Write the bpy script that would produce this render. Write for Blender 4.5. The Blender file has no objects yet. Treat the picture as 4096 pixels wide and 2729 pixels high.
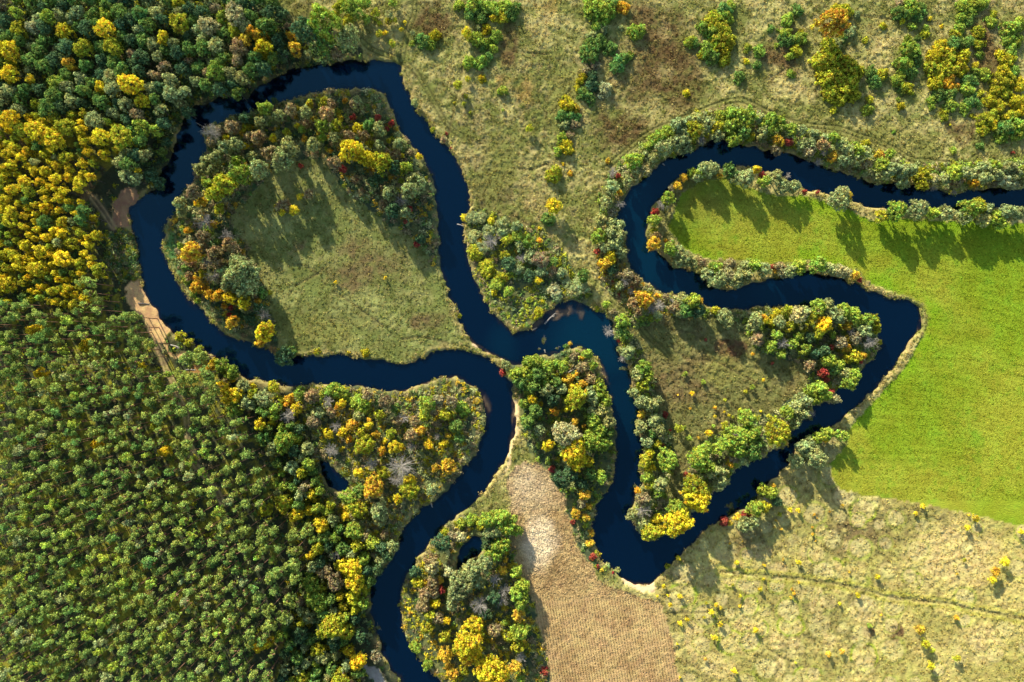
"""River meanders in autumn, seen straight down from a drone. Units: metres; x east, y north, z up."""
import bpy, math, random
import numpy as np
from mathutils import Vector

# ------------------------------------------------------------------ camera, sky, sun, exposure
scene = bpy.context.scene
COL = scene.collection
CAM_H = 310.0
cam = bpy.data.cameras.new("camera")
cam_o = bpy.data.objects.new("camera", cam)
COL.objects.link(cam_o)
cam_o.location = (0, 0, CAM_H)
cam.sensor_fit = 'HORIZONTAL'
cam.angle = 2 * math.atan(200.0 / CAM_H)
cam.clip_start = 1.0
cam.clip_end = 6000.0
scene.camera = cam_o

SUN_ELEV = math.radians(25)
SUN_AZ = math.radians(-27.5)          # measured from north, negative towards west
world = bpy.data.worlds.new("World")
scene.world = world
world.use_nodes = True
wn = world.node_tree
sky = wn.nodes.new("ShaderNodeTexSky")
sky.sky_type = 'NISHITA'
sky.sun_disc = False
sky.sun_elevation = SUN_ELEV
sky.sun_rotation = SUN_AZ
sky.altitude = 150
wn.links.new(sky.outputs[0], wn.nodes["Background"].inputs[0])
wn.nodes["Background"].inputs[1].default_value = 0.15

sun = bpy.data.lights.new("sun", 'SUN')
sun.energy = 5.0
sun.angle = math.radians(0.5)
sun.color = (1.0, 0.94, 0.82)
sun_o = bpy.data.objects.new("sun", sun)
COL.objects.link(sun_o)
to_sun = Vector((math.sin(SUN_AZ) * math.cos(SUN_ELEV), math.cos(SUN_AZ) * math.cos(SUN_ELEV), math.sin(SUN_ELEV)))
sun_o.rotation_euler = (-to_sun).to_track_quat('-Z', 'Y').to_euler()
sun_o.location = to_sun * 500

scene.view_settings.view_transform = 'Standard'
scene.view_settings.look = 'None'
scene.view_settings.exposure = 1.0
scene.view_settings.gamma = 1.0
scene.cycles.max_bounces = 5
scene.cycles.diffuse_bounces = 2
scene.cycles.transmission_bounces = 3
scene.cycles.transparent_max_bounces = 6

RNG = np.random.default_rng(11)
random.seed(11)

# ------------------------------------------------------------------ layout traced by eye in image coordinates, converted to metres
BANK_A = """207.7,59.5 200.0,59.5 189.5,59.6 181.6,58.9 173.7,57.2 164.6,58.7 160.1,59.8 154.4,60.9 148.2,61.5 142.5,61.5 136.3,63.4 128.3,66.0 123.8,66.4 118.7,69.1 111.3,71.7 105.7,73.4 100.0,74.1 98.6,74.2 93.0,76.0 85.0,76.2 82.2,78.1 79.3,78.5 75.9,77.4 73.1,75.7 69.7,74.0 64.6,72.4 60.1,70.6 57.8,68.9 54.4,65.7 51.0,62.9 47.0,60.1 44.8,57.2 43.5,52.7 41.7,49.3 41.7,44.3 44.2,42.1 45.2,36.9 45.3,31.8 47.0,27.9 49.9,24.5 53.3,22.5 58.9,19.4 63.5,18.0 68.0,17.6 73.1,16.0 76.5,13.7 81.6,12.8 86.2,12.3 91.8,12.7 100.0,13.4 107.4,13.4 116.4,13.4 118.7,14.6 121.5,14.8 126.1,12.9 129.5,13.7 132.9,12.0 135.1,12.0 138.5,9.5 141.6,9.2 142.5,6.9 143.3,3.5 144.2,-1.0 144.3,-3.0 141.9,-5.6 139.1,-9.0 136.8,-11.2 135.1,-15.2 133.4,-17.5 131.2,-18.0 127.8,-18.0 126.1,-19.7 127.2,-22.6 126.6,-24.0 123.8,-24.0 121.0,-24.3 118.4,-26.0 118.1,-28.8 117.0,-30.8 114.2,-31.0 109.6,-34.5 108.8,-37.9 107.1,-40.7 100.0,-43.0 100.0,-45.0 96.4,-46.3 90.7,-48.4 87.3,-51.1 84.2,-54.8 81.9,-59.0 77.6,-59.4 76.5,-63.3 72.8,-66.1 70.3,-67.0 69.1,-70.6 67.4,-73.5 64.0,-76.0 61.2,-75.7 59.2,-75.5 57.2,-77.2 53.3,-77.7 50.2,-76.0 48.5,-73.5 47.0,-70.6 45.1,-69.8 45.6,-67.2 47.3,-62.7 48.5,-59.3 49.9,-57.3 50.9,-55.3 50.2,-53.1 49.9,-50.2 49.9,-46.3 50.7,-44.6 51.3,-44.1 51.3,-40.7 49.0,-36.7 49.3,-31.1 49.6,-27.1 48.7,-23.7 47.6,-20.9 46.2,-18.6 47.0,-15.8 45.9,-12.9 45.3,-9.5 43.1,-8.1 41.8,-5.6 41.3,-2.7 41.8,-1.0 40.8,1.2 39.4,3.5 39.2,6.3 38.5,8.3 36.3,10.0 33.4,12.0 30.6,13.1 27.8,14.8 24.9,15.9 22.7,15.8 18.7,15.1 15.9,13.0 12.5,10.4 10.2,7.6 6.8,4.8 2.3,3.1 -0.0,2.8 -0.0,4.4 -3.6,6.6 -6.5,9.7 -9.3,13.7 -11.6,16.5 -13.8,21.6 -15.5,24.5 -16.7,28.4 -17.7,34.1 -18.4,39.2 -19.1,44.3 -19.1,44.3 -18.5,48.7 -16.7,51.0 -17.1,54.4 -17.8,59.5 -18.7,63.5 -20.6,68.0 -23.5,73.1 -26.3,77.1 -30.3,80.5 -31.8,82.2 -32.1,84.7 -34.8,87.9 -37.0,88.7 -37.2,91.3 -39.2,92.7 -39.9,96.4 -42.1,100.3 -43.8,105.4 -44.3,107.2 -46.7,108.7 -51.8,109.1 -60.3,108.8 -66.0,108.8 -71.7,108.1 -77.3,108.0 -83.0,106.7 -88.7,104.7 -92.6,102.0 -97.2,99.8 -100.0,98.5 -103.6,94.1 -109.3,94.9 -115.0,94.0 -119.5,92.4 -123.5,92.1 -125.7,89.8 -128.5,86.2 -129.6,82.8 -130.7,78.8 -132.3,73.7 -134.4,68.6 -135.9,67.2 -137.2,65.2 -137.5,61.8 -139.3,58.4 -143.3,57.1 -146.1,54.3 -148.9,52.7 -149.5,49.3 -148.7,44.3 -147.3,40.9 -146.4,35.8 -146.1,33.0 -145.6,28.4 -144.9,24.5 -143.9,22.5 -143.2,18.8 -141.6,15.4 -138.8,13.1 -137.1,9.2 -134.8,6.2 -132.5,3.8 -128.6,2.3 -124.6,-0.5 -120.1,-3.3 -116.1,-6.1 -112.7,-8.4 -108.2,-11.2 -105.9,-13.5 -100.0,-14.8 -93.2,-16.1 -87.5,-17.2 -81.3,-17.2 -77.3,-16.6 -72.8,-16.9 -68.3,-16.9 -63.2,-17.6 -56.9,-18.1 -50.1,-19.2 -45.0,-19.7 -39.9,-18.7 -34.8,-16.4 -30.3,-14.7 -24.6,-13.9 -20.6,-14.4 -16.7,-16.3 -13.3,-18.7 -11.6,-22.0 -10.4,-25.4 -9.4,-28.8 -10.0,-32.8 -11.1,-36.2 -12.4,-40.7 -14.0,-44.6 -16.7,-47.4 -18.9,-50.8 -21.2,-54.8 -24.6,-57.6 -28.0,-61.0 -32.0,-64.0 -35.7,-64.9 -37.1,-67.8 -39.9,-69.5 -41.6,-74.6 -44.5,-78.6 -46.2,-83.1 -47.9,-86.5 -50.1,-89.3 -52.5,-92.2 -55.1,-96.1 -55.2,-100.1 -54.7,-104.7 -54.1,-108.6 -53.0,-112.6 -51.3,-117.1 -50.1,-121.7 -48.4,-125.1 -46.2,-128.5 -43.3,-131.9 -41.6,-133.4 -37.7,-139.8"""
BANK_B = """207.7,52.7 200.0,52.4 193.5,52.6 187.3,52.1 181.0,51.6 175.9,50.3 172.0,50.4 166.9,51.9 160.1,51.9 154.4,52.4 149.9,53.4 145.3,52.6 140.8,52.3 136.3,53.2 132.9,54.9 124.4,56.8 119.8,58.3 113.6,60.0 110.2,61.7 107.4,63.0 104.5,65.2 100.0,66.2 96.4,67.4 93.0,68.3 83.9,68.6 79.3,68.0 74.2,68.0 70.8,66.6 68.6,64.6 65.2,63.8 62.9,61.8 60.1,58.8 57.8,56.6 55.5,53.2 54.4,51.0 53.6,48.2 52.9,44.3 52.7,40.4 53.8,36.9 56.1,35.2 59.5,32.7 62.3,29.9 66.9,28.3 72.5,25.9 75.4,23.2 80.5,19.9 83.9,19.4 89.0,20.1 91.3,22.2 95.2,23.3 100.0,23.9 104.5,24.4 109.1,25.5 113.6,26.6 115.9,27.4 118.7,26.5 122.7,25.9 126.1,24.4 129.5,24.5 132.3,22.2 136.3,21.5 139.7,19.4 144.2,17.9 148.2,16.5 152.7,16.0 156.7,14.3 159.2,12.0 159.8,8.0 158.4,4.1 156.1,0.6 152.7,-3.9 150.4,-7.8 147.6,-11.8 144.2,-15.8 139.7,-19.7 136.3,-23.7 131.7,-27.8 127.8,-31.1 122.7,-34.0 118.7,-36.3 116.4,-38.0 113.0,-39.7 110.2,-41.4 109.3,-44.6 107.4,-48.0 104.5,-50.3 102.3,-53.1 100.0,-54.3 100.0,-55.1 96.9,-58.2 95.2,-61.1 93.0,-62.8 90.7,-65.5 86.7,-67.4 81.1,-69.2 79.9,-70.9 75.9,-73.2 72.5,-76.4 70.3,-79.3 66.9,-82.1 64.0,-84.9 60.1,-87.9 59.5,-89.9 56.7,-92.7 55.0,-94.3 50.4,-94.9 46.5,-93.3 42.5,-91.6 39.7,-88.9 36.8,-86.5 35.1,-84.2 33.4,-80.8 32.3,-78.6 32.3,-75.2 31.4,-72.3 32.3,-68.9 33.4,-65.0 35.1,-61.0 38.0,-58.2 39.1,-55.9 40.2,-51.9 40.8,-44.6 41.1,-43.0 40.8,-39.6 40.5,-35.0 39.7,-29.4 39.2,-23.7 38.5,-20.9 36.8,-18.0 35.1,-12.4 34.0,-8.4 32.3,-6.1 29.5,-4.0 25.5,-2.3 22.7,-2.8 19.8,-4.1 15.9,-5.1 12.5,-5.1 7.4,-6.1 3.4,-8.4 -0.0,-9.0 -3.6,-7.3 -7.0,-6.1 -10.4,-3.9 -15.0,-0.5 -18.4,4.0 -20.6,9.1 -21.8,12.6 -24.0,17.7 -26.3,23.3 -27.4,27.9 -28.2,33.0 -28.3,44.3 -28.5,48.2 -28.9,53.8 -29.7,59.5 -31.1,65.2 -33.7,68.6 -34.8,72.0 -37.1,74.2 -40.5,78.8 -43.3,82.8 -45.6,86.7 -47.7,91.3 -48.2,94.1 -49.7,96.4 -53.5,97.8 -57.5,98.3 -63.7,98.6 -70.5,98.3 -75.1,97.8 -79.0,96.9 -84.1,95.5 -88.7,94.1 -92.6,92.8 -96.6,91.1 -100.0,90.0 -103.6,88.9 -109.3,88.3 -113.8,86.0 -119.5,83.8 -120.9,81.9 -120.5,78.8 -120.5,74.8 -121.3,72.0 -122.8,68.0 -124.0,64.0 -126.3,60.1 -130.3,55.5 -132.0,51.0 -134.8,46.5 -135.5,44.3 -136.5,39.8 -136.2,34.1 -134.2,29.6 -132.0,25.0 -129.7,21.6 -127.4,18.2 -125.7,16.0 -122.3,13.1 -118.9,9.2 -116.1,5.8 -112.7,2.4 -109.3,0.7 -104.8,-0.2 -100.0,-2.2 -94.9,-3.9 -92.6,-5.8 -91.5,-6.7 -88.7,-7.0 -85.3,-6.1 -84.1,-5.8 -79.0,-6.1 -73.9,-6.1 -71.7,-5.3 -66.0,-6.1 -60.3,-6.5 -54.7,-7.6 -49.0,-8.7 -45.6,-9.3 -41.6,-9.5 -39.9,-8.4 -35.9,-7.0 -31.4,-5.0 -26.9,-3.9 -20.6,-3.6 -16.1,-4.7 -11.6,-6.1 -7.0,-9.0 -4.2,-12.4 -1.4,-15.8 -0.0,-18.0 0.3,-21.4 0.9,-26.0 1.1,-30.5 0.7,-35.0 -0.0,-37.9 -0.8,-41.8 -1.5,-44.6 -4.2,-48.0 -7.0,-52.5 -10.4,-57.6 -13.3,-61.0 -17.2,-65.0 -21.8,-68.4 -25.7,-71.2 -29.1,-75.2 -32.5,-78.6 -34.8,-82.0 -37.1,-85.4 -38.8,-88.2 -41.1,-91.6 -42.8,-95.0 -43.3,-99.0 -43.9,-104.1 -43.3,-109.2 -41.6,-113.2 -40.5,-117.1 -38.8,-120.0 -36.5,-123.4 -33.7,-127.3 -30.3,-130.7 -27.4,-133.4 -22.3,-139.8"""
PONDS = ['-75.1,-46.8 -72.2,-47.1 -70.2,-49.4 -68.0,-51.7 -64.6,-54.2 -63.7,-56.8 -62.3,-58.2 -65.4,-58.5 -68.3,-58.2 -71.4,-56.6 -73.4,-53.1', '-15.3,-76.3 -9.9,-76.8 -10.9,-80.8 -13.3,-83.1 -16.1,-84.9 -18.7,-87.6 -20.5,-89.1 -21.2,-85.4 -19.5,-80.8 -16.8,-78.0']
ZONES = {
    'forest': '-91.5,150.2 -91.5,133.2 -85.8,124.7 -76.2,122.4 -63.7,119.0 -58.6,114.5 -58.1,104.9 -115.0,87.9 -125.2,70.8 -140.5,38.7 -140.5,27.3 -132.0,13.1 -115.0,-1.0 -94.3,-9.5 -77.3,-11.2 -85.8,-20.3 -81.3,-29.4 -76.2,-40.7 -78.5,-50.2 -74.5,-64.4 -68.3,-70.1 -60.3,-78.6 -46.7,-87.6 -47.9,-95.6 -47.9,-106.9 -43.3,-121.1 -34.8,-140.9 -222.7,-152.3 -222.7,150.2',
    'wood_south': '-85.8,-20.3 -71.7,-12.4 -60.3,-12.4 -46.2,-14.1 -20.6,-9.5 -7.0,-20.9 -5.9,-32.2 -9.3,-50.2 -29.1,-67.2 -43.3,-84.2 -60.3,-78.6 -68.3,-70.1 -74.5,-64.4 -78.5,-50.2 -76.2,-40.7 -81.3,-29.4',
    'inner_meadow': '-96.6,61.8 -91.5,69.7 -83.0,70.8 -72.8,70.8 -68.3,63.5 -62.6,56.7 -51.8,48.2 -46.2,44.3 -37.7,38.7 -30.3,29.6 -25.7,21.6 -20.6,8.0 -12.1,-3.9 -2.5,-10.7 -15.0,-5.0 -29.1,-4.4 -43.3,-9.0 -71.7,-5.6 -85.8,-6.7 -90.4,-2.7 -92.6,7.5 -96.6,21.6 -100.0,30.1 -103.6,38.7 -108.2,44.3 -109.3,48.2 -103.6,55.0',
    'inner_wood': '-100.0,94.7 -77.3,101.5 -57.5,101.5 -45.6,94.7 -34.8,76.5 -28.3,62.3 -26.9,44.3 -26.3,30.1 -30.3,29.6 -37.7,38.7 -46.2,44.3 -51.8,48.2 -62.6,56.7 -68.3,63.5 -72.8,70.8 -83.0,70.8 -91.5,69.7 -96.6,61.8 -103.6,55.0 -109.3,48.2 -108.2,44.3 -103.6,38.7 -100.0,30.1 -96.6,21.6 -92.6,7.5 -90.4,-2.7 -85.8,-8.4 -92.6,-8.4 -96.6,-4.4 -109.3,-2.7 -126.3,12.6 -137.6,30.1 -137.6,44.3 -129.1,53.8 -121.8,76.5 -120.6,85.0',
    'green_field': '62.9,51.0 66.9,57.8 72.5,61.8 83.9,63.5 93.0,60.1 100.0,57.8 113.6,56.1 123.8,53.8 134.0,49.3 141.9,46.5 151.0,48.2 173.7,46.5 200.0,46.5 236.0,46.5 236.0,-80.8 200.0,-71.8 185.0,-68.9 171.4,-65.8 156.7,-62.7 141.9,-60.7 127.8,-58.2 124.4,-53.1 123.8,-48.0 130.6,-39.6 131.7,-33.9 140.8,-24.3 148.7,-15.2 156.7,-5.6 162.2,7.5 160.5,14.0 153.8,16.8 145.3,20.5 138.5,23.6 135.1,27.3 128.3,30.1 118.7,31.4 108.5,31.2 100.0,30.7 100.0,31.0 85.0,31.4 73.7,32.1 69.1,34.7 64.0,39.8 61.2,44.3',
    'plough': '-0.0,-50.2 1.1,-49.7 5.7,-46.8 10.2,-47.4 13.6,-50.2 15.3,-53.6 20.4,-60.4 21.0,-67.2 23.2,-74.0 27.2,-81.4 31.7,-87.6 33.4,-92.7 40.8,-96.7 49.9,-99.6 57.2,-100.8 59.5,-106.4 61.2,-112.6 63.2,-123.9 65.2,-133.4 66.9,-143.8 17.0,-143.8 14.8,-129.6 13.0,-120.0 10.2,-109.8 7.4,-99.0 4.5,-92.7 1.1,-85.4 -0.0,-76.3 -0.0,-69.5 -0.0,-66.1 -1.4,-59.3 -1.8,-54.8 -0.0,-50.2',
    'tan_meadow': '57.2,-100.7 54.4,-97.3 57.8,-93.3 61.2,-88.2 68.0,-82.5 73.7,-76.9 82.2,-70.1 90.7,-66.1 100.0,-58.7 100.0,-55.9 111.3,-46.3 124.4,-45.7 126.6,-55.9 127.8,-58.2 141.9,-60.7 156.7,-62.7 171.4,-65.8 185.0,-68.9 200.0,-71.8 236.0,-80.8 236.0,-146.6 66.9,-143.8 65.2,-133.4 63.2,-123.9 61.2,-112.6 59.5,-106.4',
    'mid_meadow': '51.0,6.9 62.3,10.3 73.7,9.2 85.0,10.3 91.8,2.4 96.4,-3.3 100.0,-5.0 114.2,-8.4 115.9,-16.9 111.3,-19.7 100.0,-29.4 90.7,-26.0 87.3,-32.8 73.7,-39.6 70.8,-44.6 68.0,-49.1 66.3,-61.6 59.5,-61.6 64.0,-44.6 64.0,-44.6 59.5,-29.4 55.0,-15.2 51.0,-3.9 47.0,3.5',
    'mid_wood': '47.0,12.6 62.3,17.1 85.0,10.9 100.0,13.7 117.0,16.5 140.8,12.6 147.0,-1.0 139.7,-12.4 128.3,-23.7 111.3,-37.9 100.0,-46.4 85.0,-55.9 70.8,-72.9 56.7,-79.7 45.3,-71.8 48.2,-44.6 49.3,-35.0 46.5,-20.9 44.8,-6.7 40.8,-1.0 39.7,7.5',
    'center_wood': '-0.0,-9.5 11.3,-5.0 23.8,-1.0 31.7,-4.4 37.4,-18.0 41.4,-35.0 41.4,-44.6 40.8,-50.2 34.0,-64.4 32.9,-78.6 39.7,-88.2 34.0,-89.9 27.2,-81.4 21.0,-67.2 20.4,-60.4 15.3,-53.6 11.3,-48.0 8.5,-44.6 4.0,-35.0 2.3,-22.6 -0.0,-18.0',
    'bottom_wood': '-3.6,-67.2 -0.0,-67.2 1.1,-72.9 3.4,-92.7 7.4,-99.0 10.2,-109.8 13.0,-120.0 14.8,-129.6 17.0,-143.8 -20.6,-143.8 -38.8,-121.1 -45.0,-104.1 -40.5,-91.0 -32.0,-77.4 -23.5,-69.5 -15.0,-67.2',
    'west_shore': '-0.0,44.3 8.5,44.3 18.7,36.9 24.4,26.7 31.7,19.4 28.3,14.8 22.7,15.7 15.9,13.1 6.8,4.6 -0.0,1.2 -0.0,2.4 -9.3,12.6 -16.1,25.6 -19.5,41.5 -19.5,48.2 -15.0,51.6 -0.0,48.2',
    'east_shore': '31.7,44.3 45.3,44.3 47.0,30.1 53.8,22.8 68.0,18.2 65.2,10.3 49.9,9.2 39.7,17.1 34.0,24.5',
    'belt_n': '34.0,56.7 39.1,66.3 48.2,73.7 56.7,81.1 70.8,88.4 85.0,91.3 100.0,88.4 111.3,82.8 128.3,78.8 142.5,73.7 156.7,68.6 200.0,70.3 207.7,70.3 207.7,57.8 156.7,57.2 122.7,63.5 100.0,73.1 79.3,76.5 56.7,67.4 42.5,53.8 34.0,44.3',
    'sand': '-151.2,21.1 -149.0,23.1 -145.6,24.5 -143.3,19.4 -141.0,16.0 -137.1,12.6 -136.5,9.2 -132.5,3.5 -134.8,1.2 -137.1,-1.0 -139.9,0.1 -141.6,4.6 -143.3,7.5 -145.6,10.3 -147.8,12.6 -149.5,16.0',
    'sand2': '-153.5,57.2 -151.2,59.8 -146.7,59.5 -145.6,56.7 -147.3,53.8 -149.3,51.6 -149.5,48.2 -148.7,44.3 -154.7,44.3 -155.8,46.5 -155.2,51.6 -156.1,53.8',
    'sand3': '-58.1,-126.2 -54.7,-126.8 -51.3,-129.0 -47.3,-134.1 -45.6,-138.7 -51.8,-138.7 -54.7,-133.0',
    'sand4': '-137.1,0.1 -135.4,1.2 -133.7,-3.3 -130.3,-5.0 -128.0,-3.3 -126.9,-5.0 -130.3,-6.7 -134.2,-4.4 -135.9,-1.0',
    'sand5': '-125.7,-10.7 -122.9,-9.5 -120.6,-12.4 -123.5,-12.9 -126.3,-12.9',
    'beach': '42.5,-91.6 46.5,-93.4 50.4,-95.0 55.5,-94.4 57.2,-95.0 55.5,-97.0 51.0,-97.0 45.3,-95.9 42.8,-93.6',
    'beach2': '0.8,-21.7 2.4,-23.1 2.9,-28.2 2.8,-33.9 1.7,-39.0 -0.0,-43.0 -0.0,-40.7 -0.0,-44.6 -1.1,-48.0 -3.6,-51.9 -1.7,-44.6 -0.5,-39.6 0.7,-35.0 1.0,-29.4',
    'beach3': '-18.9,4.6 -18.1,5.2 -15.0,0.7 -9.9,-3.0 -5.9,-5.6 -0.0,-8.1 3.4,-7.5 4.0,-8.4 -0.0,-9.2 -3.6,-7.8 -7.0,-6.4 -10.4,-4.1 -15.0,-0.7',
    'lush': '-136.5,44.3 -132.5,43.2 -131.4,37.5 -130.3,31.3 -127.4,22.8 -122.9,17.1 -118.4,12.6 -115.0,8.0 -109.3,3.5 -103.6,0.7 -104.8,-1.0 -112.7,2.1 -118.9,8.9 -125.7,15.7 -132.0,24.8 -136.2,34.1',
    'grass_patch': '-135.4,-3.9 -130.3,-6.1 -130.3,-10.1 -131.4,-12.9 -133.1,-10.1',
}
TRACKS = ['-58.6,117.3 -54.7,113.9 -46.2,110.5 -42.2,108.8 -37.1,104.3 -33.1,98.1 -29.7,91.8 -25.7,85.0 -22.3,81.6 -19.5,79.9', '-37.7,132.1 -38.2,127.0 -39.9,123.0 -41.6,116.2 -43.0,109.4', '36.8,67.4 45.3,74.8 53.8,81.1 62.3,85.0 70.8,88.4 79.3,91.8 87.9,94.0 93.5,92.4 100.0,89.0 107.7,85.9 117.0,83.9 127.5,82.8 135.5,79.9 143.4,77.4 150.2,74.0 155.9,70.8 162.7,70.0 176.3,69.1 180.8,72.0', '39.1,16.5 44.8,11.2 49.9,6.1 53.8,1.2 62.3,-6.7', '-139.1,-0.5 -137.1,-4.4 -134.8,-11.2 -132.0,-15.8 -129.7,-22.6 -126.9,-29.4 -125.2,-45.2 -116.7,-56.0 -112.7,-63.4', '-163.2,55.8 -159.2,50.4 -155.2,44.3']
TRAILS = ['-70.0,19.4 -66.0,17.1 -63.2,15.4 -56.9,10.9 -50.1,5.8', '-86.4,18.2 -84.1,21.6 -75.6,26.2 -73.4,28.4', '-84.1,29.9 -81.3,29.7 -78.5,28.2 -75.6,25.9', '-42.8,0.7 -34.8,1.5 -26.3,-0.5 -16.1,-2.7', '-18.9,107.7 -26.3,73.1', '-0.0,112.8 8.5,112.2 14.2,111.7', '-0.0,67.4 7.4,66.9 14.2,69.1', '-0.0,49.3 4.5,46.5 7.4,44.3', '62.3,4.6 73.7,2.4 85.0,-1.0 91.8,-4.4', '62.3,-2.2 68.0,-6.7 79.3,-7.8 87.9,-12.4 100.0,-18.6', '66.9,-5.6 66.3,-12.4', '58.9,-19.2 68.0,-12.4', '77.6,-17.5 82.8,-22.0 88.4,-27.1', '136.3,127.0 143.1,125.8 149.3,125.3', '100.0,100.3 103.4,103.7 106.2,106.0', '54.4,-97.9 61.2,-94.4 65.7,-91.6', '59.5,-106.1 73.7,-105.8 79.3,-105.2', '100.0,-120.0 105.1,-123.4 110.2,-125.1', '124.4,-93.3 128.3,-92.7', '36.8,100.9 43.1,106.0 51.0,113.9']
DITCH = '81.1,-89.6 90.7,-90.8 100.0,-91.3 100.0,-91.6 111.3,-92.5 122.7,-93.9 129.5,-95.0 138.5,-97.0 145.3,-99.3 155.5,-100.7 170.8,-102.4 179.3,-104.4 190.7,-106.4 200.0,-108.6 219.0,-112.6'
# patches of the ground cover: x, y, radii, kind
BLOBS = [(57.8, 103.7, 23.81, 18.71, 'rust'), (56.7, 121.9, 14.74, 14.74, 'rust'), (43.1, 82.2, 10.2, 9.07, 'rust'), (-28.6, 124.7, 11.34, 10.2, 'rust'), (59.5, 104.9, 5.1, 4.53, 'straw'), (59.5, 123.0, 3.4, 6.24, 'straw'), (-1.4, 116.2, 4.53, 12.47, 'rust'), (104.5, 111.7, 12.47, 10.2, 'rust'), (185.0, 110.5, 6.8, 17.01, 'rust'), (173.7, 82.2, 7.94, 5.1, 'rust'), (144.2, 119.0, 8.5, 9.64, 'pale'), (167.4, 121.3, 6.24, 6.8, 'pale'), (111.3, 100.3, 14.74, 8.5, 'pale'), (195.2, 130.9, 8.5, 5.1, 'pale'), (7.4, 56.7, 7.94, 8.5, 'pale'), (11.3, 124.7, 6.8, 9.07, 'pale'), (14.2, 129.8, 5.67, 3.4, 'gold'), (5.7, 96.9, 4.53, 6.24, 'gold'), (-4.2, 101.5, 3.4, 2.83, 'gold'), (151.0, 76.5, 28.34, 6.8, 'olive'), (151.0, 126.4, 7.37, 5.1, 'olive'), (-6.5, 65.2, 9.07, 15.87, 'olive'), (-83.0, 128.7, 8.5, 3.4, 'olive'), (19.8, 93.5, 6.8, 17.01, 'olive'), (-54.7, 30.1, 15.87, 11.34, 'umber'), (-63.2, 24.5, 11.34, 6.8, 'umber'), (-32.0, 8.0, 11.34, 4.53, 'umber'), (-83.0, 36.4, 3.4, 3.4, 'umber'), (-71.7, 4.6, 17.01, 6.8, 'olive'), (85.0, -2.7, 6.8, 3.97, 'russet'), (68.0, -18.0, 17.01, 14.17, 'umber'), (85.0, -12.4, 14.17, 6.8, 'olive'), (149.3, -113.4, 3.68, 3.97, 'russet'), (139.1, -113.2, 2.72, 2.27, 'russet'), (134.0, -74.0, 17.01, 7.37, 'umber'), (91.8, -78.6, 8.5, 5.67, 'umber'), (173.7, -84.2, 22.67, 11.34, 'pale'), (118.7, -101.3, 3.12, 6.24, 'pale'), (136.8, -104.7, 6.24, 4.82, 'pale'), (123.8, -116.0, 2.72, 2.72, 'pale'), (137.1, -122.8, 5.22, 5.39, 'ring'), (124.4, -89.3, 4.82, 4.53, 'ring'), (118.7, -83.1, 3.4, 3.12, 'ring'), (120.4, -74.0, 2.72, 2.72, 'ring'), (136.8, -66.1, 5.1, 4.53, 'ring'), (115.3, -130.7, 5.67, 3.97, 'ring'), (104.0, -88.8, 3.97, 2.83, 'pale'), (156.7, -93.3, 3.29, 3.12, 'ring'), (108.5, -110.9, 5.1, 3.97, 'ring'), (103.4, -116.6, 3.4, 3.97, 'pale'), (109.6, -117.1, 3.12, 2.83, 'pale'), (135.1, -93.9, 5.67, 2.83, 'green'), (66.3, -99.0, 5.67, 4.82, 'ring'), (92.7, -103.0, 3.29, 3.97, 'ring'), (85.6, -117.7, 5.39, 4.53, 'ring'), (96.4, -112.0, 3.51, 3.4, 'ring'), (87.3, -92.7, 5.1, 3.97, 'ring'), (96.4, -82.0, 5.1, 3.4, 'pale'), (90.7, -110.3, 3.97, 2.83, 'pale'), (79.3, -126.8, 11.34, 6.8, 'pale'), (185.0, -118.3, 14.17, 8.5, 'pale'), (103.4, -126.8, 3.4, 5.1, 'pale'), (131.2, -79.7, 3.4, 2.27, 'pale'), (130.0, -85.7, 1.7, 1.59, 'green'), (70.8, -115.4, 4.53, 6.8, 'pale'), (97.5, -129.6, 4.53, 3.97, 'green')]
SHALLOWS = [(18.7, 10.9, 9.64, 3.97, -15, 0.95), (26.6, 10.9, 2.83, 6.24, -20, 0.9), (10.8, 6.9, 5.1, 1.98, -40, 0.8), (36.3, -13.5, 1.36, 7.37, -18, 0.75), (28.3, -3.9, 3.4, 0.91, 30, 0.5), (-2.5, 5.2, 5.67, 3.97, 10, 0.35), (-26.6, 51.0, 1.59, 3.97, 0, 0.45), (-125.2, 12.6, 5.67, 2.04, 38, 0.5), (-9.6, -23.7, 1.81, 6.24, -5, 0.8), (-34.2, -127.3, 1.7, 6.24, -35, 0.25), (-34.8, -17.2, 13.04, 0.79, -18, 0.7), (-9.3, -4.4, 10.77, 0.79, 38, 0.7), (0.4, -29.4, 1.25, 9.64, 0, 0.7), (50.4, -94.4, 5.1, 0.91, 5, 0.6), (158.9, 5.8, 0.91, 3.97, 15, 0.6), (18.1, -4.5, 5.1, 0.79, -5, 0.6)]
PALE_SOIL = [(10.8, -78.6, 9.64, 13.6, 1.0), (8.5, -57.6, 13.6, 12.47, 0.45), (4.5, -53.1, 6.8, 6.8, 0.3)]
TEAL_WATER = [(34.0, 1.8, 28.34, 19.84, 1.0), (51.0, 30.1, 14.17, 19.84, 0.9), (48.2, 53.8, 10.2, 14.17, 0.7), (68.0, 21.6, 17.01, 8.5, 0.5), (85.0, 72.0, 19.84, 5.67, 0.5), (43.1, -23.7, 11.34, 17.01, 0.5), (-3.6, -1.0, 8.5, 11.34, 0.5), (100.0, 19.9, 8.5, 6.8, 0.3)]
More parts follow.
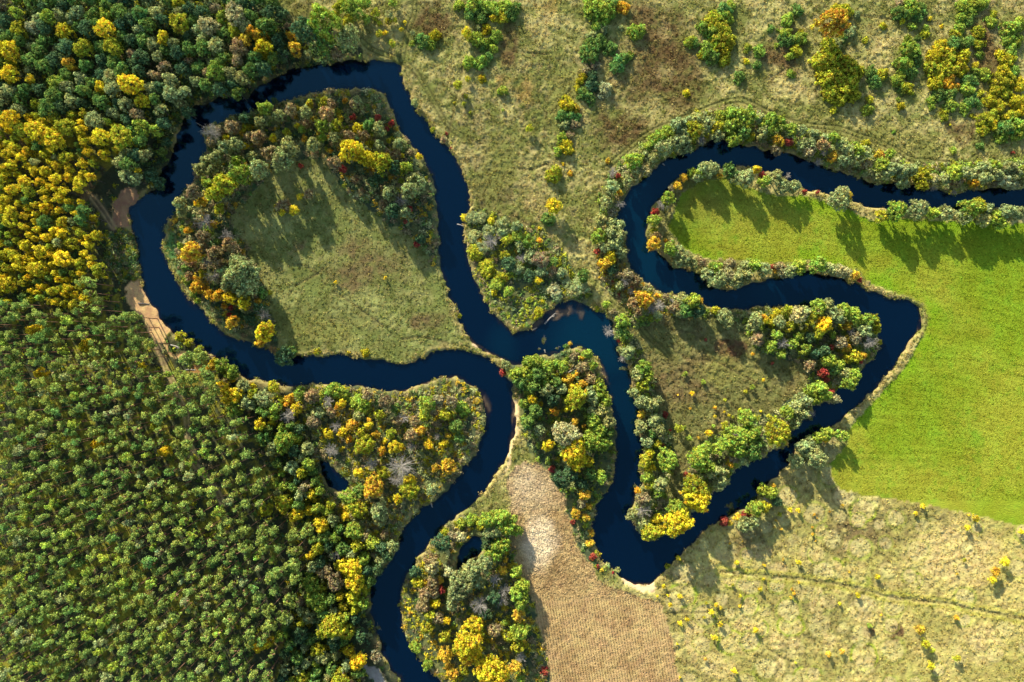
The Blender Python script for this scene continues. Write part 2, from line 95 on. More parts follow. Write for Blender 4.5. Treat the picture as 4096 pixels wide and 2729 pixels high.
FILL = {
    'birch': '-208.5,89.0 -183.0,85.0 -171.7,86.2 -154.7,85.0 -146.7,79.4 -149.0,72.0 -155.8,68.0 -160.3,63.5 -163.7,57.8 -166.0,53.8 -160.3,44.3 -155.8,38.7 -159.2,25.6 -168.3,12.6 -183.0,16.0 -200.0,12.6 -208.5,12.6',
    'green': '-208.5,141.7 -93.2,141.7 -88.7,125.8 -81.3,119.6 -63.2,117.3 -59.2,111.7 -71.7,108.3 -88.7,106.0 -100.0,99.8 -103.6,95.2 -120.6,93.5 -126.9,91.3 -130.3,83.3 -134.8,70.8 -138.8,60.6 -145.6,60.1 -149.0,70.8 -146.1,82.2 -155.8,86.2 -171.7,87.3 -183.0,86.2 -208.5,90.1',
    'mixed': '-100.0,-19.7 -85.8,-22.6 -81.3,-32.2 -75.6,-47.4 -72.8,-55.9 -68.3,-63.3 -60.3,-72.9 -47.3,-76.3 -44.5,-78.6 -47.9,-86.5 -54.7,-95.6 -55.8,-100.1 -59.2,-115.4 -61.5,-118.3 -58.1,-123.9 -60.3,-140.9 -88.7,-140.9 -88.7,-101.3 -83.0,-72.9 -91.5,-50.2',
    'brush': '-158.1,42.1 -147.6,42.1 -146.1,27.3 -145.6,24.5 -150.7,23.3 -158.1,25.6',
    'pine': '-208.5,18.8 -183.0,17.1 -166.0,19.9 -157.5,27.3 -151.8,24.5 -153.0,16.0 -149.0,10.3 -143.3,4.6 -139.9,0.1 -133.1,-6.7 -129.7,-13.5 -120.6,-5.6 -115.0,-12.4 -111.6,-20.9 -100.0,-26.5 -100.0,-26.5 -91.5,-50.2 -83.0,-72.9 -88.7,-101.3 -88.7,-140.9 -208.5,-140.9',
}
# plant crowns traced by eye in image coordinates, converted to decimetres: kind, then x,y,crown radius + colour letter
PLANTS = """
f -1923,1213,31U -1870,1224,26W -1745,1210,31Y -1581,1213,37Y -1552,1145,34U -1677,1145,34U -1359,1179,26Y -1294,1236,37U -1178,1224,34W -1076,1270,43W -1042,1230,28P -1952,1128,37Y -1728,1083,23O -1484,998,40Y
f -1606,992,26Y -1439,935,28Y -1393,1034,20B -1949,1037,31Y -1870,1015,20Y -1442,833,31L -1524,794,43U -1734,833,34U -1603,794,34Y -1847,816,43Y -1785,782,40Y -1949,862,34Y -1909,822,28U -1940,748,26Y
f -1887,777,17Y -1887,740,20Y -1909,714,20Y -1966,731,23Y -1819,731,23Y -1592,728,23Y -1666,777,28Y -1734,714,26U -1949,686,23Y -1977,672,20Y -1858,663,20Y -1824,663,23Y -1768,680,20Y -1722,669,20Y
f -1972,643,20Y -1722,640,20Y -1671,649,20Y -1637,635,20Y -1983,618,26U -1892,618,28Y -1773,632,23Y -1688,618,26Y -1796,601,17Y -1739,584,20Y -1773,589,14Y -1943,589,26Y -1881,584,26U -1824,584,20Y
f -1688,592,17Y -1972,550,23Y -1813,550,20Y -1762,553,20Y -1722,541,14Y -1847,527,17Y -1813,516,23Y -1983,516,23Y -1728,516,20G -1949,499,26Y -1898,487,20Y -1677,541,11Y -1629,479,14Y -1949,465,28Y
f -1694,493,17Y -1751,465,23Y -1666,504,23G -1677,470,20G -1819,465,26G -1507,646,26P -1456,663,12Y -1433,725,23P -1490,686,28G -1802,901,34G -1717,935,26P -1632,862,34P -1785,867,26U -1858,924,20U
f -1989,947,28P -1926,901,26P -1065,1145,34B -1150,1049,34L -1189,1043,20B -1257,1088,17B -1456,879,23B -1552,981,28P -1501,918,26P -1331,964,28P -1637,1270,28G -1530,1281,34G -1388,1281,26P -1297,1315,26U
f -1875,1094,28G -1819,1066,28G -1802,1258,26L -1688,1281,23P -1977,1315,28B -1082,1207,26U -1042,1168,23O -1014,1207,20O -1138,981,26D -1070,969,23G -1280,1060,28D -1331,1015,28P -1850,435,17Y -1700,438,11Y
f -1901,375,26Y -1836,347,28Y -1858,398,14Y -1762,352,14Y -1745,318,31Y -1717,381,26U -1787,299,16Y -1853,282,34Y -1915,293,26Y -1915,318,20Y -1938,330,23U -1649,372,17Y -1671,389,10Y -1632,296,17Y
f -1609,279,28U -1683,301,23U -1807,276,8O -1734,239,14Y -1677,231,16Y -1722,208,16Y -1683,211,17U -1972,222,34Y -1983,245,23Y -1666,165,22Y -1844,188,11Y -1960,154,10Y -1705,137,26U -1586,248,6Y
f -1864,41,28Y -1660,-16,28Y -1836,-124,24Y -1439,-95,14Y -1501,-107,5Y -1615,-401,22Y -1348,-430,26Y -1388,-333,23U -1785,-396,9Y
t -1382,618,23D -1410,646,26D -1365,737,17G -1348,777,17D -1263,890,23D -1291,924,23P -1161,845,11P -1172,811,34A -1178,777,17B -1116,794,12Y -1150,714,28P -1189,703,23P -1212,669,26P -1138,822,20B
t -1093,833,26B -1042,760,14Y -1070,703,23L -1048,646,37L -1116,612,37U -1178,612,26L -1161,578,31U -1240,578,28B -1206,544,17O -1229,538,14Y -1297,538,23P -1291,499,20P -1144,516,20U -1195,465,31A
t -1161,456,17O -1161,669,23P -1036,833,20U -1036,867,23D -1070,765,26P -1116,754,26P -1025,799,20B -1014,720,20P -722,1230,57L -802,1207,43D -637,1179,40P -955,1219,37G -977,1185,28O -958,1139,34Y
t -858,1190,20O -847,1139,23O -870,1224,17B -178,1204,20Y -915,1162,28D -898,1117,26D -728,1151,34G -966,1060,28D -796,1117,17P -683,1117,23B -958,904,26L -926,935,14D -651,938,12O -728,935,20U
t -609,924,23B -705,924,20B -524,870,14R -470,850,12R -487,828,9R -620,873,12R -739,839,26L -683,839,23U -668,870,11Y -598,828,22Y -552,839,26G -722,881,28B -836,839,12Y -819,828,17L
t -878,811,17U -932,791,16Y -810,791,12O -742,794,17L -867,754,31P -895,706,37P -983,669,34P -711,742,11O -691,694,26B -660,672,16R -824,683,10R -626,740,41Y -564,711,33Y -501,691,37U
t -428,723,9Y -362,720,14Y -411,674,23L -456,725,20B -490,737,17B -439,771,23P -481,782,10U -433,626,11L -402,589,34P -476,578,28P -433,550,26A -586,584,14B -501,533,20B -462,510,28D
t -399,516,12R -416,465,9R -359,618,23P -535,623,23D -790,572,20B -184,482,17Y -155,482,26P -121,482,23P -82,470,14Y -36,456,26P -379,930,16P -989,794,26B -977,850,23P -909,879,23P
t -864,901,23B -802,890,23P -790,924,17U -773,765,26P -807,845,17B -575,799,23B -518,822,26P -637,799,23B -683,788,23P -603,924,23P -518,760,23P -558,777,20U -462,674,26D -513,640,23D
t -388,635,23P -422,504,23P -575,691,17D -609,629,17B -943,731,28B -768,731,17B -683,725,17D 164,527,31Y 17,448,20P 476,703,34L 527,754,26L 567,788,34L 612,811,31L 640,839,31P
t 674,845,28P 714,862,26P 708,822,34U 759,845,28P 793,833,28U 822,879,23L 850,884,28L 884,879,28L 845,839,28L 896,850,26L 930,873,26L 964,867,23P 986,850,23L 862,785,26L
t 930,794,18U 975,811,23P 516,720,26P 544,708,28P 589,754,34P 635,771,31P 669,794,31P 521,669,26W 487,669,23P 680,754,23P 737,782,20A 391,657,20A 414,646,10R 453,623,20P
t 391,601,26P 422,578,12O 374,578,23P 368,538,26P 419,533,20A 391,499,20B 346,470,26P 385,459,23P 419,451,23P 799,805,26P 901,811,26G 703,660,20L 759,672,31P 788,674,23P
t 811,643,11O 850,663,28G 867,646,26P 907,635,34P 952,669,17Y 975,646,14R 986,623,23L 646,604,18O 669,635,17O 609,555,26L 589,533,22A 558,504,15R 555,470,23L 725,640,20P
t 623,595,14B 737,657,23L 1246,1238,54O 1011,862,26L 1045,850,26L 1011,828,23L 1085,822,26L 1125,822,23P 1176,805,22P 1040,782,22O 1034,748,20B 1079,777,17R 1074,805,20P 1210,765,26B
t 1221,788,23P 1249,788,26L 1283,765,26P 1306,742,28P 1346,742,28L 1255,720,20O 1295,708,23P 1340,708,26P 1374,731,26P 1385,691,20B 1431,725,17O 1448,720,9R 1476,731,20L 1442,686,28L
t 1482,669,28P 1521,663,28P 1555,669,23P 1453,652,26P 1527,623,26P 1601,646,28U 1601,612,26U 1640,629,23W 1646,601,17A 1686,629,23P 1725,657,31L 1759,657,23P 1737,618,20B 1805,618,20O
t 1839,674,28P 1873,680,26L 1839,635,26P 1884,652,28P 1878,612,14B 1929,674,28P 1918,629,26W 1958,652,26P 1986,663,23L 1952,612,23W 1992,618,20P 1793,652,23P 1198,703,17A 1215,737,16A
t 1731,584,14A 1433,618,10P 1130,765,20P 1164,742,23B 1164,771,23P 1023,635,28P 1057,606,26P 1040,660,11P 1079,646,12A 1102,604,23P 1142,581,10R 1193,581,7R 1278,555,40P 1306,567,22O
t 1499,510,37L 1482,493,26G 1519,544,11A 1584,516,37P 1640,499,26L 1691,499,28P 1442,487,23U 1793,516,40L 1822,527,31U 1765,487,28P 1850,516,23P 1884,482,26L 1929,504,28P 1975,499,28P
t 1839,470,26P 1907,459,23L -1133,-95,28L -1093,-124,28L -1116,-158,20B -1093,-152,11Y -1127,-180,26Y -1076,-209,31Y -1104,-220,26Y -1014,-175,14Y -1048,-175,26P -1036,-237,28P -1082,-265,31L -1019,-243,26P
t -1172,-101,17O -1161,-78,14Y -1297,18,20U -1263,-5,17U -1223,-33,17U -1263,432,14O -1246,347,37O -1201,409,23B -1110,409,23A -1155,341,28B -1150,387,14G -1099,375,26B -1184,307,20A -1070,301,34P
t -1036,279,34P -1065,256,40P -1099,233,34P -1025,216,34P -1167,250,26A -1059,199,31P -1223,211,26O -1226,239,16O -1178,182,23O -1141,180,22O -1090,168,26Y -1045,151,24Y -1124,137,12O -1099,131,10R
t -1093,75,23O -1257,256,20B -1104,103,9R -1269,284,20G -1252,301,20B -1206,358,23B -1184,432,20L -1133,301,23B -1121,273,23P -1014,256,28P -1291,369,14L -1206,262,17U -963,35,35Y -932,-33,14B
t -983,-5,20O -966,103,24A -989,154,14O -977,188,20G -887,-61,37D -864,-39,23G -983,126,23D -371,381,14R -359,398,20D -36,-124,15R -25,-95,20P -150,409,26P -133,387,16O -82,389,34A
t -19,398,23U -28,335,20U -93,426,26P -36,426,23P -59,222,26L -14,194,20L -14,301,28D -116,364,26P -99,296,26U -150,358,23U -966,-226,34P -932,-180,23U -870,-231,23O -841,-263,23Y
t -938,-316,14Y -870,-288,31A -898,-231,14U -779,-214,28B -717,-237,24A -674,-254,17O -683,-285,11O -666,-243,17Y -705,-277,20B -331,-248,34L -286,-231,23B -564,-209,23B -490,-237,28B -518,-288,20U
t -626,-328,23O -558,-328,17Y -558,-311,11O -530,-365,16O -592,-356,20U -660,-356,20Y -637,-382,17O -717,-362,20Y -688,-333,20A -575,-407,37U -456,-413,26Y -496,-390,11Y -428,-418,11O -394,-367,26B
t -365,-350,23O -325,-404,18Y -266,-401,18Y -249,-370,12O -445,-311,20B -422,-299,22A -382,-316,20B -342,-294,20U -291,-322,17B -263,-288,23U -218,-333,26G -291,-373,14A -887,-390,40L -966,-379,28G
t -796,-418,26P -773,-316,26B -756,-282,23P -705,-424,28A -394,-413,17A -830,-203,23L -235,-237,23B -308,-271,20B -473,-362,20U -456,-260,20G -603,-294,20P -507,-430,17O -206,-379,20G 23,409,26L
t 62,387,28L 108,392,12O 40,324,20A 74,330,28P 113,318,34B 164,276,16B 102,236,16Y 23,279,20P 193,267,20P 164,199,26W 176,177,23P 238,194,26P 266,216,34P 278,256,23G
t 215,228,20P 113,273,23P 68,256,23D 139,199,17P 34,375,23P 159,307,23G 340,409,28L 385,426,26P 419,409,26P 397,381,26P 363,364,23P 425,347,23P 334,350,14R 368,358,11R
t 383,330,23Y 391,313,17Y 363,301,23O 419,256,14B 391,279,20D 419,216,17P 453,256,23B 482,233,23B 465,194,14A 442,233,20A 510,160,34O 476,148,26B 533,177,9Y 510,180,17Y
t 572,137,24A 544,126,22A 567,103,17P 629,126,20B 493,120,23B 669,165,23P 703,154,31L 680,120,28G 725,120,26D 737,157,12O 623,160,11A 567,177,12O 657,109,20P 822,103,26P
t 839,80,26P 793,120,17U 952,86,28P 941,58,23P 958,7,26B 986,80,17Y 975,97,14O 601,171,14B 640,143,14B 428,78,28L 436,35,23G 377,38,23A 419,-30,11P 453,-44,26P
t 436,-67,18A 397,109,17B 368,143,16L 510,-101,28L 493,-129,28P 527,-135,26L 510,-169,26U 476,-203,20P 504,-237,26P 544,-248,28P 567,-231,20P 504,-288,16O 504,-333,23P 493,-356,14P
t 538,-331,7R 555,-311,26P 572,-345,26P 550,-362,20G 589,-407,8R 567,-401,17U 527,-396,23P 538,-438,20Y 601,-430,17G 17,-129,28L 62,-84,23L 91,-78,28L 57,-124,28L 34,-158,28G
t 102,-129,28G 136,-101,26L 170,-90,20L 198,-101,23L 85,-175,28G 170,-158,23G 193,-186,23P 244,-61,17B 272,-67,10O 295,-50,20L 255,-124,12O 221,-146,22O 278,-166,17O 317,-95,17L
t 272,-101,23B 306,-146,23B 244,-192,26Y 255,-220,40U 221,-231,20U 306,-209,28P 340,-175,26L 346,-203,26L 323,-226,26P 79,-226,20Y 113,-246,9Y 167,-274,17O 215,-265,12Y 246,-316,15O
t 249,-339,11O 280,-333,9O 210,-362,48W 139,-407,24Y 244,-430,45Y 108,-345,23P 62,-316,26G 62,-192,17L 45,-243,20L 119,-367,14B 363,-237,26L 351,-271,28P 374,-311,28P 317,-311,28L
t 340,-350,28L 306,-367,26L 374,-350,26G 329,-396,34L 363,-396,26L 300,-407,23L 317,-271,23P 136,-192,26P 159,-226,26D 91,-271,26G 130,-158,23L 913,-299,34L 884,-373,40L 930,-362,37L
t 845,-396,34L 805,-418,26L 754,-424,28L 720,-435,20U 952,-401,28G 879,-424,34L 935,-430,34G 618,358,28L 646,347,26P 680,324,26P 652,307,23P 555,381,26O 601,392,10O 567,409,17B
t 708,301,20P 765,262,28P 805,239,34P 839,256,31W 873,239,31P 907,256,28P 941,296,28L 986,279,26P 884,214,11A 793,284,26L 737,307,20B 850,301,23B 907,290,23P 555,432,14U
t 1113,103,31W 1074,120,23U 1136,109,28P 1198,131,31L 1164,92,28U 1232,137,28P 1244,109,26P 1215,63,31Y 1198,35,26U 1266,97,28P 1295,120,26L 1329,103,28L 1351,80,26L 1385,80,28L
t 1408,75,26U 1374,46,28P 1419,46,20U 1309,58,17O 1309,10,12O 1391,-5,28A 1244,72,11B 1249,24,14L 1119,18,20L 1096,-10,20L 1142,-33,23L 1034,24,20L 1011,-22,23L 1057,-10,22A
t 1051,-56,17L 1232,-75,26L 1161,-95,23B 1215,-124,20R 1227,-152,12R 1249,-24,10R 1340,-61,23U 1317,-67,20U 1363,-56,16O 1357,-78,11R 1278,-95,20L 1255,-112,20G 1300,-124,23P 1334,-129,26L
t 1317,-163,28L 1193,-186,31L 1187,-220,28L 1164,-192,26L 1227,-209,23L 1246,-197,12R 1258,-226,20W 1136,-231,28P 1147,-248,14R 1102,-260,26P 1130,-282,26P 1170,-282,14A 1034,-350,48U 1074,-277,26L
t 1108,-316,23P 1306,-27,17O 1215,-39,23D 1187,-50,23D 1283,-5,23B 1340,12,23B 1323,35,17A 1085,58,23U 1045,75,23P 1159,12,23D 1232,-362,26L 1289,-370,24L 1218,-379,17Y 1193,-379,23L
t 1170,-396,23P 1136,-413,26P 1153,-430,23P 1187,-435,26P 1340,256,16O 1357,239,11R 1278,273,26W 1249,279,23P 1306,267,20W 1193,296,31L 1221,284,23P 1119,290,31L 1085,273,26P 1057,267,20W
t 1045,290,20B 1017,290,10R 1028,273,10O 606,-463,40L 538,-497,20Y 521,-468,26U 527,-531,23L 578,-559,28P 544,-559,23U 572,-582,26L 510,-616,26B 493,-587,14O 510,-661,29A 470,-678,23P
t 533,-633,20P 510,-712,23P 538,-746,34U 572,-735,23U 567,-695,20Y 635,-650,34L 646,-706,52Y 652,-667,34U 714,-570,45U 720,-616,48Y 629,-752,17G 731,-463,43L 765,-491,28L 677,-519,10R
t 782,-508,28P 822,-508,20P 816,-548,23P 805,-570,20P 839,-548,11P 862,-457,23B 850,-474,17O 907,-463,23P 249,-463,40Y 300,-468,20Y 142,-468,14G 193,-542,34D 227,-519,28D 306,-519,23G
t 346,-531,23L 272,-559,26D 249,-672,20O 283,-599,23O 289,-689,16O 300,-644,14O 272,-633,20B 952,-655,31L 986,-650,23U 986,-582,23L 907,-718,28P 879,-687,16O 904,-678,12R 924,-678,10R
t 941,-706,23P 17,-899,23L 40,-950,28L 23,-984,31L 34,-1018,28L 23,-1069,24O 28,-1137,31L 57,-1120,17L 0,-695,20L 34,-1319,17L 20,-1188,26U 34,-1228,23A 11,-1268,26O 17,-740,23L
t 1187,-463,34P 1108,-468,28P 1011,-593,23L 1017,-568,11O 1034,-627,20D -856,-494,27P -915,-553,17L -912,-593,17P -960,-655,28U -887,-633,34U -742,-715,31Y -770,-624,10Y -790,-661,20Y -617,-740,34L
t -547,-786,28L -581,-854,28L -626,-882,39Y -609,-933,40Y -620,-996,28Y -654,-1030,23U -782,-947,34L -762,-1013,40L -700,-1109,48U -790,-1075,28P -824,-1149,31D -649,-1132,34U -637,-1205,20Y -598,-1245,31Y
t -728,-899,28B -688,-939,34B -787,-837,17Y -666,-1307,34U -756,-1200,26U -813,-1313,28U -952,-1177,20Y -992,-1194,23Y -739,-1234,28P -688,-831,22A -530,-1234,23B -637,-610,34L -603,-655,34U -649,-684,17Y
t -541,-568,40O -399,-585,34U -399,-542,23Y -433,-491,51A -450,-542,28A -598,-514,20Y -547,-474,28A -501,-514,26U -314,-579,22P -246,-491,28O -263,-480,14Y -297,-494,17O -445,-616,20Y -518,-661,34P
t -513,-695,26P -592,-587,28G -496,-752,17B -535,-837,14B -513,-854,23P -569,-763,23B -728,-763,28G -660,-808,26G -592,-1149,23D -615,-1081,23D -694,-1183,26D -93,-695,34L -48,-689,34L -25,-729,34L
t -70,-740,34P -42,-797,34L -70,-831,34L -104,-865,34P -150,-888,34P -184,-899,23P -212,-933,34P -218,-984,34P -184,-956,34P -138,-939,28P -235,-1030,23P -65,-927,24A -36,-893,18O -25,-854,11O
t -124,-1030,35A -31,-973,23A -42,-1013,24A -144,-1103,34Y -172,-1177,54Y -144,-1211,28Y -212,-1200,23U -263,-1222,28O -172,-1245,23O -232,-1293,24O -82,-1285,54Y -42,-1296,34Y -104,-1251,26U -189,-1285,20U
t -257,-1092,16Y -342,-942,14O -280,-933,14O -274,-970,16R -308,-876,28W -297,-1024,20Y -337,-984,28B -229,-763,20B -201,-763,20W -274,-786,34D -320,-854,28B -377,-899,23D -31,-1098,14L -14,-1154,23U
t -93,-786,28D -365,-944,23U -308,-944,23B -303,-984,20B -348,-1035,26B -320,-1069,23U -291,-1081,23B -331,-1115,23U -263,-1154,23U -246,-899,20W -70,-1001,26D -104,-1069,23D -70,-1126,26B
b -348,1176,28G -303,1196,22Y -323,1162,23L -391,1162,12L -133,1227,12P -99,1219,20Y -62,1193,23L -138,1182,28L -99,1168,20L -73,1145,17L -116,1145,14G -93,1111,20G -170,1091,24L -124,1091,26L
b -116,1026,16Y -34,978,20L -206,1315,20L -150,1315,34L -161,1281,26G -121,1270,28G -110,1309,28L -70,1298,28L -70,1264,17Y -36,1270,26U -25,1309,28L -8,1275,23G -311,828,10U -269,788,14B
b -257,811,7R -240,754,5R -898,527,28B -790,570,14Y 6,1298,28G 329,1304,40L 368,1292,34L 317,1284,23G 391,1315,23G 431,1307,22O 340,1238,23L 351,1219,20P 312,1196,17P 346,1173,23G
b 306,1134,34G 306,1162,23G 385,1145,22G 326,1097,12B 414,1083,26G 436,1105,20G 459,1117,14L 487,1213,32L 424,1224,9P 363,983,24W 683,969,15Y 323,1077,20B 295,1060,17B 278,1037,14Y
b 261,1015,14Y 312,1037,20D 317,998,23D 255,992,11Y 283,969,23G 306,947,20G 218,927,26Y 249,907,17O 204,879,23G 244,879,20G 244,850,17B 204,845,17P 198,799,17L 227,805,14B
b 212,760,24Y 181,742,16L 190,777,14L 164,652,27U 198,693,7Y 227,655,9O 374,706,9O 626,856,7R 788,1247,40U 822,1207,40U 759,1224,31L 805,1168,34U 765,1139,31L 788,1111,26G
b 828,1139,28U 833,1100,23U 697,1173,23L 720,1162,17G 742,1122,17Y 833,1298,28G 845,1264,23L 856,1309,20L 924,1151,14L 915,1131,10L 969,1134,24L 915,1094,12Y 959,1080,18G 890,1032,22G
b 930,913,11L 144,476,26G 793,1202,34L 845,1179,28U 816,1264,28L 1119,1295,22G 1079,1258,24L 1014,1224,16G 1037,1216,7L 1071,1204,23L 1068,1176,24G 1096,1176,20G 1130,1207,14U 1127,1185,26L
b 1034,1156,10L 1113,1134,23U 1085,1114,17L 1093,1046,17L 1263,1301,17Y 1297,1287,34U 1348,1281,14P 1323,1213,23P 1295,1185,17G 1272,1162,23P 1244,1151,34U 1227,1094,43U 1283,1094,40U 1317,1060,45U
b 1255,1037,45U 1306,998,45U 1249,981,34U 1351,1049,28U 1334,969,31U 1278,947,28U 1215,1054,28U 1402,1054,24G 1448,1043,24U 1422,1015,26G 1399,944,15U 1391,904,22L 1258,904,14Y 1519,918,16Y
b 1510,944,8L 1453,1233,14U 1381,1176,12U 1527,1250,12Y 1566,1230,17L 1615,1202,17U 1621,1224,14L 1635,1261,9Y 1550,1182,16L 1587,1185,12G 1680,1230,8Y 1521,1287,28G 1561,1304,34L 1601,1298,26G
b 1589,1270,23G 1516,1321,17B 1561,1139,37L 1538,1083,34L 1584,1105,26G 1561,1054,26G 1510,1020,26L 1521,1049,17L 1544,992,23U 1561,969,10U 1527,981,17G 1765,1309,26L 1793,1287,23L 1759,1264,20L
b 1788,1253,17G 1754,1224,20L 1731,1202,20U 1884,1281,16U 1876,1250,22L 1827,1210,24U 1844,1321,23L 1816,1321,26L 1680,1156,28Y 1731,1162,31G 1776,1168,28G 1657,1117,31Y 1708,1117,34U 1759,1105,34Y
b 1652,1066,34U 1703,1066,37U 1754,1066,28U 1663,1015,31Y 1708,1015,28O 1731,992,23O 1674,969,26G 1714,964,26G 1640,941,17L 1640,915,14L 1720,924,23L 1691,896,16U 1689,873,16U 1713,845,5Y
b 1703,918,17G 1822,1162,20U 1844,1162,12U 1833,1122,17L 1813,1077,14Y 1810,1054,18L 1850,1043,24L 1793,1020,28G 1782,986,26L 1833,969,15U 1799,941,26G 1774,910,22L 1822,924,17G 1799,881,10U
b 1952,1224,34L 1986,1241,26L 1941,1179,23L 1975,1173,23L 1955,1139,23L 1912,1122,20Y 1935,1100,26Y 1958,1105,20Y 1929,1054,26Y 1964,1054,23L 1907,1015,31U 1946,1015,26U 1986,1003,28Y 1895,981,26U
b 1929,969,23U 1975,941,28Y 1873,941,26Y 1907,918,26U 1850,867,28U 1884,884,23U 1878,845,23Y 1844,828,23U 1929,873,17Y 1958,884,23U 1992,907,23Y 1929,833,34G 1975,845,34L 1918,805,28L
b 1986,816,28L 1833,765,16G 1725,745,14L 1493,819,8L 1385,774,15Y 1958,737,8R -1274,239,17L -1246,182,16L -1229,160,14L -1070,103,20D -1025,86,23D -762,-41,14U -575,-44,17Y -700,-197,34L
b -660,-209,26L -586,-254,34L -609,-237,26L -42,245,26U -138,341,26U -93,273,26U -70,194,16Y -637,-44,7Y -206,97,9U -195,-265,28L 17,350,10O 108,438,9Y 119,154,9Y 68,160,12L
b 88,197,7L 102,109,20Y 394,231,7R 470,211,8R 419,185,8R 417,1,7R 212,-22,11G 227,-10,9O 601,-288,12R 618,-350,6R 757,4,6R 334,126,11U 1034,103,23Y 1017,69,20U
b 1085,-254,11U 1431,-5,14U 1482,174,7B 1017,-87,7R 156,-502,14R 252,-553,5R 238,-706,11R 306,-791,16O 317,-845,14R 340,-837,9O 335,-882,8R 351,-896,8O 394,-905,6R 414,-899,11P
b 374,-879,10P 309,-752,14O 830,-709,18R 850,-712,12O 969,-587,10Y 754,-542,6R 697,-519,8U 127,-1290,16R 110,-1225,7U 609,-882,10U -42,-1228,8Y -116,-712,23U -161,-701,23L -195,-712,20L
b -263,-746,17U -377,-1200,23L -331,-1268,20L
s -632,1298,31L -603,1275,28L -660,1309,23U -569,1321,23L -683,1270,17U -569,1258,17L -535,1278,20U -479,1275,17P -484,1247,14U -467,1321,17L -518,1202,14U -496,1204,10Y -433,1216,9Y -467,1162,14U
s -419,1244,8Y -388,1202,11P -637,1247,23U -683,1298,20U -603,1315,20L -518,1241,11U -456,1253,10U -175,1023,12U -212,998,18U -181,958,10U -187,927,9U -223,930,7U -164,893,6U -827,564,14Y
s -850,510,20Y -898,504,14Y -921,524,9Y -36,901,6L 68,830,16U -943,191,10U -688,231,7Y -496,248,7Y 676,-129,10L 749,-161,10L 702,-206,10Y 648,-210,4O 695,-264,5O 833,-231,8U
s 792,-260,8O 830,-276,5Y 792,-294,7Y 847,-291,7Y 862,-297,6U 788,-333,9L 771,-359,14Y 828,-328,15U 728,-378,6O 691,-379,12L 652,-342,16U 674,-336,8L 914,-197,9U 938,-179,10L
s 982,-152,7Y 890,-268,6Y 972,-274,5Y 941,-50,7O 653,-851,10Y 880,-865,10Y 850,-791,5O 901,-783,3O 592,-956,9Y 568,-996,5Y 609,-994,6Y 657,-997,10Y 617,-1028,9Y 759,-1023,6U
s 798,-1031,9Y 815,-1044,7Y 776,-1058,12Y 785,-1074,7Y 751,-1079,6U 685,-1086,9Y 656,-1102,10Y 813,-1106,10Y 791,-1159,12Y 952,-1126,12Y 862,-952,7U 890,-996,7Y 891,-1036,7O 969,-967,9Y
s 983,-929,6Y 985,-876,6Y 717,-959,3U 754,-1242,7O 867,-1287,11Y 646,-1184,4Y 655,-1313,5Y 1087,-660,9Y 1118,-662,9Y 1045,-679,9U 1291,-642,7O 1241,-666,4O 1180,-678,5O 1193,-692,3O
s 1173,-727,5O 1173,-755,6O 1186,-781,3O 1052,-735,5O 1026,-727,4O 1031,-701,5O 1059,-853,5O 1119,-865,10Y 1317,-902,5O 1428,-919,11Y 1120,-942,5O 1093,-970,6O 1102,-985,8O 1089,-1002,6O
s 1352,-993,10Y 1279,-1024,7Y 1397,-1112,10L 1442,-1069,5O 1235,-1222,11O 1288,-1212,10O 1108,-1256,4Y 1575,-672,9Y 1604,-645,10Y 1784,-679,5O 1810,-692,13Y 1778,-725,12Y 1987,-744,11Y 1766,-854,8U
s 1739,-909,5O 1926,-862,16Y 1886,-896,18O 1874,-931,16Y 1737,-1081,10O 1591,-1126,18O 1614,-1180,16Y 1642,-1208,10U 1634,-1268,15Y 1736,-1238,14U
n -1501,95,28N -1467,92,20N -1547,78,22N -1589,58,17N -1459,55,12N -1487,35,17N -1569,24,26N -1473,1,34N -1416,-10,23N -1507,-39,17N -1456,-36,16N -1578,-36,20N -1623,-44,20N -1427,-64,18N
n -1484,-78,18N -1498,-146,20N -1396,-175,24N -1391,-146,20N -1320,-186,26N -1291,-141,26N -1280,-67,26N -1229,-64,31N -1246,-146,26N -1195,-124,26N -1184,-158,23N -1286,-197,23N -1235,-192,23N -1161,-180,26N
n -1263,-101,12N -1410,-237,23N -1359,-209,17N -1342,-265,26N -1291,-277,28N -1246,-260,26N -1195,-226,26N -949,-1052,26N -949,-1115,26N -909,-899,26N -858,-876,26N -853,-927,26N -926,-973,23N -870,-1013,26N
n -898,-1086,26N -977,-763,26N -932,-740,23N -858,-763,26N -802,-740,26N -966,-808,26N -853,-820,26N -943,-922,26N
"""
LOGS = [(12.7, 6.6, 17.0, 10.9, 0.28, 'pale fallen trunk lying across the brown sandbar'), (19.9, -14.1, 25.2, -10.2, 0.3, 'pale fallen trunk lying among bushes near the tip of the central wood'), (-133.1, -1.5, -128.9, -2.8, 0.35, 'grey fallen trunk on the sandy slope beside the river'), (-126.9, -11.2, -123.2, -11.2, 0.3, 'grey log lying on the brown bare square in the pine wood'), (58.7, 69.3, 59.6, 68.5, 0.35, 'short white log floating at the mouth of the right-hand loop'), (-145.6, 14.6, -141.3, 14.4, 0.3, 'dark fallen trunk lying across the eroded sandy bank'), (7.9, 4.0, 9.7, 5.2, 0.18, 'thin grey branch stuck in shallow water beside reeds'), (12.6, -3.3, 13.0, -4.5, 0.3, 'short white stump in the water by the pale beach'), (-66.6, -75.5, -64.6, -73.5, 0.25, 'pale fallen trunk lying in the southern mixed wood'), (97.8, -61.0, 100.0, -62.7, 0.3, 'white fallen trunk at the riverside by green bushes'), (-21.5, 45.6, -18.7, 44.8, 0.25, 'bleached dead branch sticking out from the bank into the river'), (-31.7, -63.0, -31.1, -65.0, 0.3, 'bleached fallen branches hanging over the south reach')]
